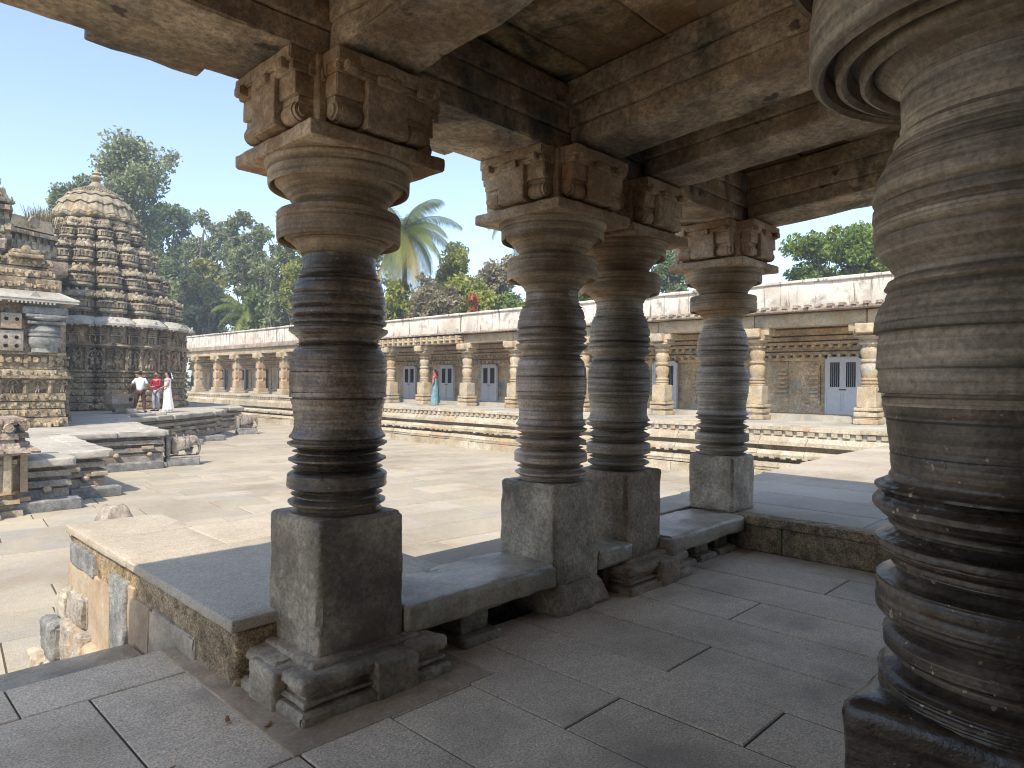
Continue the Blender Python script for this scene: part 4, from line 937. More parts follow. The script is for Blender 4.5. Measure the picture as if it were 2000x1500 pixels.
# ================================================================== CLOISTER
XF, XB = 22.0, 24.9
CL = thing('cloister_building', 'long whitewashed-parapet cloister with carved columns and grey doors closing the courtyard', 'building', (XF, 20, .47))
mb = MB(); rr = random.Random(6)
def ter(x_edge, y0, y1, zt, name, mat):
    mb = MB()
    def ly(o, a, b, o2=None):
        P = [(x_edge-o, y0, a), (x_edge-o, y1, a), (x_edge-(o if o2 is None else o2), y1, b), (x_edge-(o if o2 is None else o2), y0, b), (x_edge+.6, y0, a), (x_edge+.6, y1, a), (x_edge+.6, y1, b), (x_edge+.6, y0, b)]
        # split lengthwise into worn blocks
        n = int((y1-y0)/1.3); ys = np.linspace(y0, y1, n+1)
        for i in range(n):
            j = rr.uniform(-.02, .02); jz = rr.uniform(-.008, .008); A, B = ys[i]+.006, ys[i+1]-.006; o_ = o+j; p_ = (o if o2 is None else o2)+j
            mb.add([(x_edge-o_, A, a+jz), (x_edge-o_, B, a+jz), (x_edge-p_, B, b+jz), (x_edge-p_, A, b+jz), (x_edge+.7, A, a+jz), (x_edge+.7, B, a+jz), (x_edge+.7, B, b+jz), (x_edge+.7, A, b+jz)],
                   [(0, 3, 2, 1), (3, 7, 6, 2), (0, 1, 5, 4), (0, 4, 7, 3), (1, 2, 6, 5)], tone=rr.random())
    d = zt-.47
    ly(.08, .37+d, .47+d, .06); ly(-.02, .20+d, .37+d); ly(.22, .05+d, .19+d, .12); ly(.28, -.04, .06+d, .26); ly(.02, -.2, -.03); ly(.40, -.28, -.18, .32); ly(.42, -.36, -.28); ly(.12, -.52, -.36)
    ly(.52, -.62, -.50, .45); ly(.5, -.72, -.62); ly(.62, -1.02, -.74, .60)
    for yy in np.arange(y0+.15, y1, .3):
        w_ = rr.uniform(.07, .1); sbox(mb, x_edge-.06, x_edge, yy-w_, yy+w_, .23+d, .35+d)
        if rr.random() < .8: sbox(mb, x_edge-.46, x_edge-.3, yy-.07, yy+.07, -.40, -.34)
    jitter(mb, .02, 1.6, int(y0)); build(name, mb, MT[mat], CL, smooth=20)
    mb = MB(); sbox(mb, x_edge, XB+.3, y0, y1, -1.02, zt-.012); n = int((y1-y0)/1.1); ys = np.linspace(y0, y1, n+1)
    xs_ = [x_edge-.05, x_edge+1.1, x_edge+2.2, 22.9]
    for i in range(n):
        for a, b in zip(xs_, xs_[1:]):
            slab(mb, a, b, ys[i], ys[i+1], zt, tone=rr.random(), dz=rr.uniform(-.01, .01), g=.006)
    sbox(mb, 22.9, XB+.2, y0, y1, zt-.01, zt+.16)
    build('veranda_floor', mb, MT['pale'], CL, smooth=0)
ter(18.75, 4.4, 33.0, .47, 'terrace_moulding', 'mould')
ter(20.1, 33.0, 66.0, .66, 'terrace_moulding', 'mould')
mb = MB(); layer(mb, [(18.7, 33.0), (20.2, 33.0), (20.2, 33.3), (18.7, 33.3)], .25, -1, .1); build('terrace_corner', mb, MT['mould'], CL, smooth=0)
# back wall with pilasters and niches
mb = MB(); sbox(mb, XB, XB+.6, 3, 66, .3, 4.4)
for y in np.arange(4.5, 66, 1.15):
    w_ = rr.uniform(.14, .3); d = rr.uniform(.05, .16); sbox(mb, XB-d, XB+.05, y-w_, y+w_, .5, rr.uniform(2.3, 2.75))
    if y < 33:
        for k in range(7): sbox(mb, XB-.2-.02*(k % 2), XB, y-.16, y+.16, 1.2+k*.16, 1.27+k*.16)
for z0, z1, o in ((.45, .72, .22), (.72, .95, .14), (2.5, 2.62, .2), (2.7, 2.8, .32), (2.85, 3.0, .22), (3.05, 3.15, .36), (3.2, 3.35, .28), (3.4, 3.6, .42)):
    sbox(mb, XB-o, XB+.05, 3, 66, z0, z1)
for y in np.arange(4, 66, .3):
    sbox(mb, XB-.46, XB-.1, y-.05, y+.05, 2.6, 2.72); ball(mb, (XB-.3, y, 3.0), .1, nu=5, nv=4)
jitter(mb, .03, 1.4); build('back_wall', mb, MT['cloistwall'], CL, smooth=20)
# roof, ceiling, parapet, lintel
mb = MB(); sbox(mb, XF-.25, XB+.8, 3, 66, 3.95, 4.3); build('veranda_ceiling', mb, MT['cloistwall'], CL, smooth=0)
def parap(y0, y1, zt, seed):
    mb = MB(); rbox(mb, XF-.35, XF+.1, y0, y1, 4.02, zt-.1, r=.03, seg=.5, amp=.03, freq=1.2, seed=seed); rbox(mb, XF-.42, XF+.18, y0, y1, zt-.11, zt, r=.03, seg=.3, amp=.03, freq=1.5, chip=.05, seed=seed+2)
    sbox(mb, XF, XB+.9, y0, y1, 4.25, zt-.2)
    build('parapet', mb, MT['lime'], CL)
parap(3, 33.0, 4.93, 3); parap(33.01, 66, 5.22, 7)
mb = MB(); ys = [3, 6.5, 9.95, 13.6, 17.2, 21.1, 24.4, 27.7, 30.6, 33]
for a, b in zip(ys, ys[1:]):
    if 24.3 < a < 31: 
        for k, o in enumerate((.22, .34, .28)): rbox(mb, XF-.2-o, XF+.2, a+.02, b-.02, 3.5+.13*k, 3.5+.13*k+.1, r=.02, seg=.2, amp=.015, chip=.03, tone=rr.random())
        for yy in np.arange(a+.2, b, .45): sbox(mb, XF-.58, XF-.3, yy-.06, yy+.06, 3.5, 3.86)
    else: rbox(mb, XF-.28, XF+.28, a+.01, b-.01, 3.48, 3.9, r=.03, seg=.3, amp=.02, freq=2, chip=.05, seed=int(a), tone=rr.random())
for y in np.arange(33, 66, 3.6): rbox(mb, XF-.28, XF+.28, y+.01, y+3.59, 3.5, 4.05, r=.03, seg=.4, amp=.03, freq=2, chip=.06, seed=int(y), tone=rr.random())
build('lintel', mb, MT['cloister'], CL)
mb = MB()
for y0, y1, pr in ((3, 16.5, .34), (16.5, 33, .26), (33, 66, .12)):
    n = int((y1-y0)/1.6); yy = np.linspace(y0, y1, n+1)
    for a, b in zip(yy, yy[1:]): rbox(mb, XF-.32-pr, XF+.1, a, b-.01, 3.92, 4.02+(.2 if y0 == 33 else .0), r=.02, seg=.3, amp=.03, freq=2.5, chip=.05, seed=int(a*3), tone=rr.random())
for y in np.arange(3, 16.5, .34): sbox(mb, XF-.7, XF-.45, y-.08, y+.08, 4.02, 4.1)
build('eave', mb, MT['pink'], CL)
# doors
for i, (y, zt) in enumerate([(8.1, 2.55), (15.1, 2.5), (18.9, 2.5), (21.9, 2.5), (25.6, 2.5), (29.0, 2.5), (32.4, 2.5)]+[(k, 2.6) for k in (36.8, 40.4, 44.2, 47.8, 51.5, 55, 59)]):
    far = y > 34; z0 = .62+(.1 if far else 0)
    mb = MB(); sbox(mb, XB-.30, XB-.22, y-.52, y+.52, z0, zt)
    for zz in (z0+.12,):
        for s_ in (-1, 1):
            sbox(mb, XB-.315, XB-.30, y+s_*.26-.19, y+s_*.26+.19, zz, zz+.62); 
    sbox(mb, XB-.33, XB-.30, y-.02, y+.02, z0, zt); sbox(mb, XB-.33, XB-.2, y-.58, y-.52, z0-.05, zt+.06); sbox(mb, XB-.33, XB-.2, y+.52, y+.58, z0-.05, zt+.06); sbox(mb, XB-.33, XB-.2, y-.58, y+.58, zt, zt+.06)
    d = build('door', mb, MT['door'], CL, smooth=0)
    mb = MB()
    for s_ in (-1, 1):
        for k in range(5): sbox(mb, XB-.318, XB-.30, y+s_*.26-.15+.065*k, y+s_*.26-.15+.065*k+.042, z0+.95, zt-.13)
    build('window_slot', mb, MT['dark'], d, smooth=0)
    mb = MB(); cyl(mb, (XB-.35, y-.12, z0+.86), (XB-.35, y+.1, z0+.86), .018, seg=6); build('bolt', mb, MT['dark'], d)
# columns
def ccol_mesh():
    a = MB()
    for (h, z0, z1) in ((.34, 0, .16), (.30, .16, .22), (.33, .22, .36), (.28, .36, .40), (.33, .40, .5)): rbox(a, -h, h, -h, h, z0, z1, r=.015, seg=.15, amp=.015, freq=4, chip=.03)
    b = MB(); rbox(b, -.27, .27, -.27, .27, .5, 1.12, r=.02, seg=.12, amp=.015, freq=4, chip=.03)
    c = MB(); lathe(c, [(1.1, .1), (1.12, .24), (1.16, .25), (1.18, .21), (1.22, .25), (1.26, .25), (1.28, .2), (1.32, .24), (1.36, .24), (1.38, .2), (1.44, .21), (1.6, .25), (1.74, .25), (1.8, .21), (1.84, .2), (1.87, .25), (1.92, .25), (1.95, .2), (2.0, .21), (2.15, .25), (2.25, .24), (2.32, .19), (2.36, .2), (2.38, .27), (2.44, .28), (2.46, .2), (2.5, .2), (2.56, .31), (2.6, .32)], 0, 0, 28)
    rbox(c, -.34, .34, -.34, .34, 2.6, 2.65, r=.01, seg=.3)
    d = MB(); rbox(d, -.3, .3, -.5, .5, 2.78, 3.02, r=.02, seg=.12, amp=.02, freq=4, chip=.04); rbox(d, -.3, .3, -.36, .36, 2.65, 2.8, r=.02, seg=.12, amp=.02, chip=.04)
    rbox(d, -.52, .3, -.26, .26, 2.7, 3.0, r=.03, seg=.12, amp=.02, chip=.05)
    return a, b, c, d
def place_col(y, z, parts, mats, x=XF):
    V = []
    root = None
    for (nm, mb_), mt in zip(parts, mats):
        m2 = MB(); m2.merge(mb_, lambda v: v+np.array([x, y, z]))
        if root is None: root = build('column', m2, MT[mt], CL)
        else: build(nm, m2, MT[mt], root)
A = ccol_mesh()
for y in (6.5, 9.95, 13.6, 17.3, 21.2, 24.4, 27.7, 30.6):
    place_col(y, .47, [('column', A[2]), ('base', A[0]), ('plinth', A[1]), ('capital', A[3])], ['cloister', 'cloister', 'cloister', 'cloister'])
def pier_mesh():
    a = MB(); rbox(a, -.42, .42, -.42, .42, 0, .16, r=.02, seg=.2, amp=.02, chip=.03); rbox(a, -.37, .37, -.37, .37, .16, .4, r=.02, seg=.2, amp=.02, chip=.03)
    b = MB()
    for z0, z1, h in ((.4, .95, .26), (1.1, 1.62, .27), (1.8, 2.3, .27)): rbox(b, -h, h, -h, h, z0, z1, r=.02, seg=.15, amp=.02, chip=.03)
    lathe(b, [(.9, .29), (1.15, .28), (1.6, .28), (1.9, .28), (2.28, .29), (2.5, .27)], 0, 0, 8)
    c = MB(); rbox(c, -.52, .34, -.30, .30, 2.5, 2.85, r=.04, seg=.12, amp=.03, chip=.06); rbox(c, -.3, .3, -.62, .62, 2.55, 2.85, r=.04, seg=.12, amp=.03, chip=.07); rbox(c, -.34, .34, -.36, .36, 2.42, 2.56, r=.02, seg=.15, amp=.02)
    return a, b, c
A = pier_mesh()
for y in (35.4, 39.0, 42.6, 46.1, 49.9, 53.4, 57.3, 60.8, 64.4):
    place_col(y, .66, [('column', A[1]), ('base', A[0]), ('capital', A[2])], ['orange', 'cloister', 'cloister'])

# ================================================================== ORGANIC BODIES
def skin(name, nodes_, edges, m, parent=None, loc=(0, 0, 0), sub=2, root=0):
    """nodes: {key:(x,y,z,r[,r2])}; one continuous skinned surface"""
    keys = list(nodes_); ix = {k: i for i, k in enumerate(keys)}
    me = bpy.data.meshes.new(name)
    me.from_pydata([nodes_[k][:3] for k in keys], [(ix[a], ix[b]) for a, b in edges], [])
    o = bpy.data.objects.new('tmp', me); col.objects.link(o)
    md = o.modifiers.new('s', 'SKIN'); md.use_smooth_shade = True
    sv = me.skin_vertices[0].data
    for i, k in enumerate(keys):
        n = nodes_[k]; sv[i].radius = (n[3], n[4] if len(n) > 4 else n[3]); sv[i].use_root = (i == root)
    s2 = o.modifiers.new('u', 'SUBSURF'); s2.levels = sub; s2.render_levels = sub
    dg = bpy.context.evaluated_depsgraph_get(); dg.update()
    out = bpy.data.meshes.new_from_object(o.evaluated_get(dg)); out.name = name
    bpy.data.objects.remove(o); out.materials.clear(); out.materials.append(m)
    r = bpy.data.objects.new(name, out); col.objects.link(r)
    if parent: r.parent = parent
    return r

def elephant(x, y, rz, label):
    t = thing('elephant_statue', label, 'statue', (x, y, -1), 'carved elephants at the platform corners'); t.rotation_euler[2] = rz
    def B(nm, mb, mt): o = build(nm, mb, MT[mt]); o.parent = t; return o
    mb = MB(); rbox(mb, -.5, .42, -.3, .3, -.02, .23, r=.02, seg=.08, amp=.012, freq=5, chip=.03); B('pedestal', mb, 'greystone')
    mb = MB(); rbox(mb, -.47, .44, -.24, .24, .22, .29, r=.02, seg=.08, amp=.01, chip=.02); rbox(mb, -.50, -.38, -.22, .22, .28, .86, r=.03, seg=.07, amp=.015, chip=.03); B('backing_slab', mb, 'elephant')
    N = {'b0': (-.28, 0, .64, .20, .21), 'b1': (-.08, 0, .65, .23, .23), 'b2': (.1, 0, .66, .20, .21), 'n': (.2, 0, .74, .15, .16), 'h': (.30, 0, .79, .15, .14), 'h2': (.37, 0, .74, .11, .10),
         't1': (.43, 0, .64, .055, .055), 't2': (.455, 0, .5, .046, .046), 't3': (.44, 0, .38, .04, .04), 't4': (.39, 0, .325, .034, .034)}
    Ed = [('b0', 'b1'), ('b1', 'b2'), ('b2', 'n'), ('n', 'h'), ('h', 'h2'), ('h2', 't1'), ('t1', 't2'), ('t2', 't3'), ('t3', 't4')]
    for s_, nm in ((-1, 'l'), (1, 'r')):
        N['f1'+nm] = (.14, s_*.11, .5, .10, .10); N['f2'+nm] = (.16+.03*s_, s_*.115, .4, .088, .085); N['f3'+nm] = (.17+.05*s_, s_*.115, .31, .09, .09)
        N['k1'+nm] = (-.28, s_*.11, .5, .11, .10); N['k2'+nm] = (-.24-.02*s_, s_*.115, .4, .09, .085); N['k3'+nm] = (-.27-.03*s_, s_*.115, .31, .092, .09)
        Ed += [('b2', 'f1'+nm), ('f1'+nm, 'f2'+nm), ('f2'+nm, 'f3'+nm), ('b0', 'k1'+nm), ('k1'+nm, 'k2'+nm), ('k2'+nm, 'k3'+nm)]
    o = skin('body', N, Ed, MT['elephant'], t, root=1)
    mb = MB()
    for s_ in (-1, 1):
        ball(mb, (.24, s_*.125, .76), .115, .75, .25, 1.15, 12, 8)
        e = MB(); e.merge(mb); build('ear', mb, MT['elephant']).parent = t; mb = MB()
        cyl(mb, (.38, s_*.07, .64), (.47, s_*.075, .585), .02, .008, 8); build('tusk', mb, MT['elephant']).parent = t; mb = MB()
    for a, r_ in ((-.2, .225), (.0, .225), (.12, .21)):
        pts = [(a, r_*math.sin(q), .68+(r_+.012)*math.cos(q)) for q in np.linspace(-2.2, 2.2, 14)]
        for p, q in zip(pts, pts[1:]): cyl(mb, p, q, .014, seg=5, caps=False)
        for p in pts[1::2]: ball(mb, p, .022, nu=6, nv=5)
    for q in np.linspace(-2.4, 2.4, 12): ball(mb, (.22, .135*math.sin(q), .73+.145*math.cos(q)), .022, nu=6, nv=5)
    rbox(mb, -.2, .06, -.205, .205, .66, .80, r=.06, seg=.06)
    B('saddle_cloth', mb, 'elephant')
    mb = MB(); ball(mb, (.40, 0, .33), .05, 1, 1.2, 1, 8, 6); ball(mb, (.43, .07, .36), .035, nu=6, nv=5); ball(mb, (.42, -.07, .38), .04, nu=6, nv=5); cyl(mb, (.38, -.03, .3), (.44, -.06, .42), .02, seg=6)
    B('carved_attendant', mb, 'elephant'); return t
elephant(7.93, 21.75, math.radians(-12), 'nearer carved stone elephant on a pedestal, standing at the platform corner facing right')
elephant(14.75, 32.3, math.radians(-14), 'farther carved stone elephant below the far right tip of the platform')

def person(x, y, z, face, label, pose, parts):
    """face: heading angle of the body front in world; local +Y is front, +X the person's right"""
    t = thing('person', label, 'person', (x, y, z), None); t.rotation_euler[2] = face
    P = dict(pel=(0, 0, .95, .125, .10), sp=(0, -.01, 1.12, .13, .095), ch=(0, 0, 1.32, .155, .105), ne0=(0, -.005, 1.46, .07, .065), ne=(0, .01, 1.52, .052, .052), he=(0, .025, 1.60, .07, .085), hd=(0, .03, 1.67, .075, .095), tp=(0, .015, 1.735, .05, .065))
    Ed = [('pel', 'sp'), ('sp', 'ch'), ('ch', 'ne0'), ('ne0', 'ne'), ('ne', 'he'), ('he', 'hd'), ('hd', 'tp')]
    for s_, nm in ((-1, 'L'), (1, 'R')):
        f = pose.get('foot'+nm, (0, 0)); hp = (s_*.095, 0, .88)
        P['hip'+nm] = (*hp, .095, .1); P['kn'+nm] = (s_*.10+f[0]*.5, f[1]*.5+.03, .5, .062); P['cf'+nm] = (s_*.10+f[0]*.72, f[1]*.72-.01, .33, .056)
        P['an'+nm] = (s_*.10+f[0], f[1]-.02, .09, .038); P['he'+nm] = (s_*.10+f[0], f[1]-.04, .045, .04, .035); P['fo'+nm] = (s_*.11+f[0], f[1]+.09, .035, .045, .028); P['to'+nm] = (s_*.115+f[0], f[1]+.17, .025, .038, .018)
        Ed += [('pel', 'hip'+nm), ('hip'+nm, 'kn'+nm), ('kn'+nm, 'cf'+nm), ('cf'+nm, 'an'+nm), ('an'+nm, 'he'+nm), ('an'+nm, 'fo'+nm), ('fo'+nm, 'to'+nm)]
        sh = Vector((s_*.185, 0, 1.42)); el = Vector(pose.get('elb'+nm, (s_*.26, -.03, 1.13))); wr = Vector(pose.get('wri'+nm, (s_*.28, .06, .88)))
        P['sh'+nm] = (*sh, .062); P['el'+nm] = (*el, .042); P['wr'+nm] = (*wr, .027)
        d = (wr-el).normalized(); up = Vector((0, 1, 0)) if abs(d.y) < .8 else Vector((0, 0, 1)); sd = d.cross(up).normalized(); nn = d.cross(sd)
        pa = wr+d*.06; P['pa'+nm] = (*pa, .036, .02)
        Ed += [('ch', 'sh'+nm), ('sh'+nm, 'el'+nm), ('el'+nm, 'wr'+nm), ('wr'+nm, 'pa'+nm)]
        for k in range(4):
            o_ = (k-1.5)*.021; L_ = (.075, .085, .08, .062)[k]
            a = pa+d*.035+sd*o_; b = a+d*L_*.55+nn*.012; c = b+d*L_*.35+nn*.03
            for q, v, r_ in (('a', a, .0095), ('b', b, .009), ('c', c, .008)): P['g%s%d%s' % (q, k, nm)] = (*v, r_)
            Ed += [('pa'+nm, 'ga%d%s' % (k, nm)), ('ga%d%s' % (k, nm), 'gb%d%s' % (k, nm)), ('gb%d%s' % (k, nm), 'gc%d%s' % (k, nm))]
        a = wr+d*.045-sd*.035; b = a+d*.03-sd*.02+nn*.01; P['tha'+nm] = (*a, .011); P['thb'+nm] = (*b, .009); Ed += [('wr'+nm, 'tha'+nm), ('tha'+nm, 'thb'+nm)]
    hy = pose.get('head', 0)
    for k in ('he', 'hd', 'tp'):
        v = P[k]; c, s_ = math.cos(hy), math.sin(hy); P[k] = (v[0]*c-v[1]*s_, v[0]*s_+v[1]*c-pose.get('nod', 0)*-.02, v[2], *v[3:])
    skin('body', P, Ed, MT[parts.get('skin', 'skin')], t)
    def hrot(V): c, s_ = math.cos(hy), math.sin(hy); return np.stack([V[:, 0]*c-V[:, 1]*s_, V[:, 0]*s_+V[:, 1]*c, V[:, 2]], 1)
    def B(nm, mb, mt, hr=False, sm=60):
        if hr: mb.warp(hrot)
        o = build(nm, mb, MT[mt], smooth=sm); o.parent = t; return o
    # face
    mb = MB(); ball(mb, (0, .118, 1.645), .016, .8, 1, 1.5, 6, 5); B('nose', mb, parts.get('skin', 'skin'), True)
    for s_ in (-1, 1):
        mb = MB(); ball(mb, (s_*.03, .112, 1.668), .011, nu=6, nv=5); B('eye', mb, 'hair', True)
        mb = MB(); ball(mb, (s_*.078, .02, 1.645), .022, .4, 1, 1.3, 6, 5); B('ear', mb, parts.get('skin', 'skin'), True)
    mb = MB(); ball(mb, (0, .108, 1.605), .02, 1.1, .5, .35, 6, 4); B('mouth', mb, 'cred', True)
    # hair
    mb = MB(); ball(mb, (0, .005, 1.69), .094, .93, 1.12, .98, 14, 10)
    def cut(V):
        V = V.copy(); f = (V[:, 1] > .045) & (V[:, 2] < 1.72); V[f, 1] = .04; V[:, 2] = np.maximum(V[:, 2], 1.60 if not parts.get('long') else 1.56); return V
    mb.warp(cut)
    if parts.get('long'): cyl(mb, (0, -.09, 1.62), (0, -.12, 1.42), .05, .035, 10); ball(mb, (0, -.10, 1.63), .055, nu=8, nv=6)
    B('hair', mb, 'hair', True)
    if parts.get('beard'):
        mb = MB(); ball(mb, (0, .075, 1.59), .062, .95, .75, .55, 10, 6); B('beard', mb, 'hair', True)
    if parts.get('flower'): mb = MB(); [ball(mb, (.03*math.sin(k*2), -.14-.008*k, 1.66-.032*k), .036, nu=6, nv=5) for k in range(7)]; B('hair_flowers', mb, 'cwhite', True)
    def cloth(nm, keys, grow, mt, extra=None, sub=2):
        N = {k: (*P[k][:3], *(r+grow for r in P[k][3:])) for k in keys}
        if extra: N.update(extra)
        E_ = [e for e in Ed if e[0] in N and e[1] in N]; E_ += parts.get(nm+'_edges', [])
        return skin(nm, N, E_, MT[mt], t, sub)
    if 'shirt' in parts:
        ks = ['pel', 'sp', 'ch', 'ne0', 'shL', 'shR', 'elL', 'elR']
        ex = {}
        P2 = dict(P)
        if parts['sleeve'] == 'short':
            for nm in 'LR':
                a, b = Vector(P['sh'+nm][:3]), Vector(P['el'+nm][:3]); q = a.lerp(b, .78); ex['el'+nm] = (*q, .066)
        else:
            ks += ['wrL', 'wrR']
            for nm in 'LR':
                a, b = Vector(P['el'+nm][:3]), Vector(P['wr'+nm][:3]); q = a.lerp(b, .75); ex['wr'+nm] = (*q, .04)
        ex['pel'] = (0, 0, .86, .165, .125); ex['sp'] = (0, -.01, 1.1, .158, .12); ex['ch'] = (0, 0, 1.31, .178, .122)
        ex['shL'] = (-.18, 0, 1.41, .075); ex['shR'] = (.18, 0, 1.41, .075); ex['ne0'] = (0, -.005, 1.445, .115, .09)
        cloth('shirt', ks, .02, parts['shirt'], ex)
        mb = MB(); lathe(mb, [(1.455, .085), (1.49, .072), (1.515, .066), (1.51, .058)], 0, .0, 20); B('collar', mb, parts['shirt'])
    if 'trousers' in parts:
        ks = ['pel', 'hipL', 'hipR', 'knL', 'knR', 'cfL', 'cfR', 'anL', 'anR']
        ex = {'pel': (0, 0, .93, .14, .115)}
        for nm in 'LR': ex['an'+nm] = (P['an'+nm][0], P['an'+nm][1], .10, .062); ex['cf'+nm] = (*P['cf'+nm][:3], .075); ex['kn'+nm] = (*P['kn'+nm][:3], .082); ex['hip'+nm] = (*P['hip'+nm][:3], .112)
        cloth('trousers', ks, .02, parts['trousers'], ex)
        for nm in 'LR':
            mb = MB(); ball(mb, (P['fo'+nm][0], P['fo'+nm][1]-.01, .045), .1, .5, 1.35, .42, 10, 6); B('shoe', mb, parts.get('shoe', 'hair'))
    if 'sari' in parts:
        mb = MB(); n = 64; th = np.linspace(0, 2*PI, n, endpoint=False); rows = [(.02, .25, .20), (.06, .255, .205), (.3, .225, .18), (.6, .20, .165), (.85, .19, .16), (.96, .175, .145), (1.08, .155, .125), (1.2, .165, .13), (1.32, .175, .13), (1.41, .15, .105), (1.47, .08, .07)]
        V = []
        for z_, rx, ry in rows:
            k = 1+.045*np.sin(th*11+z_*3)*(1.3-z_*.6)+.03*np.sin(th*5+z_*6)
            V.append(np.stack([rx*k*np.cos(th), ry*k*np.sin(th), np.full(n, z_)+.01*np.sin(th*7)], 1))
        V = np.concatenate(V); i = np.arange(len(rows)-1)[:, None]; j = np.arange(n)[None]; j2 = (j+1) % n
        mb.add(V, np.stack([i*n+j, i*n+j2, (i+1)*n+j2, (i+1)*n+j], -1).reshape(-1, 4)); B('sari', mb, parts['sari'], sm=80)
        sd = parts.get('side', 1)
        mb = MB(); V = []; m_ = 10; rows = np.linspace(1.45, parts.get('drape', .12), 24)
        for z_ in rows:
            f = (1.45-z_)/1.33
            for k in range(m_):
                a = (-.9+1.8*k/(m_-1))*(.35+.55*f)+(PI if sd < 0 else 0)
                rx, ry = .20+.10*f, .15+.13*f; q = 1+.05*math.sin(k*2.1+z_*5)
                V.append((rx*q*math.cos(a), ry*q*math.sin(a)-.02, z_))
        for z_ in rows:
            f = (1.45-z_)/1.33
            for k in range(m_):
                a = (-.9+1.8*k/(m_-1))*(.35+.55*f)+(PI if sd < 0 else 0); rx, ry = .19+.10*f, .14+.13*f; q = 1+.05*math.sin(k*2.1+z_*5)
                V.append((rx*q*math.cos(a), ry*q*math.sin(a)-.02, z_))
        q = []; R_ = len(rows)
        for a in range(R_-1):
            for b in range(m_-1):
                o_ = a*m_+b; q.append((o_, o_+1, o_+m_+1, o_+m_)); o2 = o_+R_*m_; q.append((o2, o2+m_, o2+m_+1, o2+1))
        mb.add(V, q); B('sari_drape', mb, parts['sari'], sm=80)
        cl = {'ch': (0, 0, 1.33, .165, .115), 'shL': (-.17, 0, 1.41, .07), 'shR': (.17, 0, 1.41, .07)}
        for nm in 'LR':
            a, b = Vector(P['sh'+nm][:3]), Vector(P['el'+nm][:3]); qv = a.lerp(b, .7); cl['el'+nm] = (*qv, .056)
        skin('blouse', cl, [('ch', 'shL'), ('ch', 'shR'), ('shL', 'elL'), ('shR', 'elR')], MT[parts.get('blouse', 'cred')], t)
    return t
# headings: local +Y faces (sin,cos)... heading h rotates +Y by h about Z
toc = math.atan2(9.8, -32)          # from the group towards the camera
person(9.72, 31.55, .19, math.radians(-38), 'person in a pale short-sleeved shirt and brown trousers, back turned, one hand on the trough', dict(footL=(-.14, .0), footR=(.06, .05), elbL=(-.36, -.02, 1.16), wriL=(-.47, .12, .93), elbR=(.30, .04, 1.14), wriR=(.34, .26, 1.02), head=.25), dict(shirt='cwhite', sleeve='short', trousers='cbrown'))
person(10.55, 32.1, .19, math.radians(120), 'person in a maroon long-sleeved shirt with a beard, facing left with hands clasped', dict(footL=(-.02, .05), footR=(.05, -.03), elbL=(-.26, .10, 1.14), wriL=(-.08, .33, 1.10), elbR=(.26, .10, 1.13), wriR=(.05, .34, 1.06), head=.1), dict(shirt='cmaroon', sleeve='long', trousers='cgrey', beard=True, skin='skinl'))
person(10.82, 31.55, .19, math.radians(80), 'person in a white printed sari, white flowers in black hair, right of the group', dict(elbL=(-.24, .05, 1.15), wriL=(-.1, .22, 1.08), elbR=(.24, .05, 1.15), wriR=(.08, .22, 1.02)), dict(sari='csari', blouse='cgrey', long=True, flower=True, skin='skinl', side=-1))
person(21.3, 26.0, .47, math.radians(35), 'person in a blue sari and red blouse walking along the cloister veranda', dict(footL=(-.02, .1), footR=(.02, -.1), elbL=(-.24, .0, 1.15), wriL=(-.25, .1, .92)), dict(sari='cblue', blouse='cred', long=True, side=1))

# ================================================================== TREES
def at(px, d, y=None):
    """ground point seen at photo column px at depth d; height of photo row y there"""
    lat = (px-1000)/FPX*d; X = CF.x*d+CR.x*lat; Y = CF.y*d+CR.y*lat
    hy = 744.7+(px-661)*.0095
    return (X, Y) if y is None else (X, Y, 1.6+(hy-y)/FPX*d)
nrs = np.random.RandomState(5)
def leaves(mb, C, R, n, size, flat=.8, shape=.5, droop=0):
    """n leaf cards scattered in blobs C (k,3) radii R (k,)"""
    k = nrs.choice(len(C), n, p=(R**2)/np.sum(R**2))
    d = nrs.normal(size=(n, 3)); d /= np.linalg.norm(d, axis=1, keepdims=True)
    r = R[k]*(nrs.rand(n)**.6)*1.25; p = C[k]+d*r[:, None]*np.array([1, 1, flat]); p[:, 2] -= droop*nrs.rand(n)*R[k]
    u = nrs.normal(size=(n, 3)); u /= np.linalg.norm(u, axis=1, keepdims=True); v = np.cross(u, nrs.normal(size=(n, 3))); v /= np.linalg.norm(v, axis=1, keepdims=True)
    s_ = size*(.55+.9*nrs.rand(n))[:, None]
    V = np.stack([p-u*s_, p+v*s_*shape, p+u*s_, p-v*s_*shape], 1).reshape(-1, 3)
    base = nrs.rand(len(C))*.5
    mb.add(V, np.arange(n*4).reshape(-1, 4), tone=np.clip(base[k]+nrs.rand(n)*.5, 0, 1))
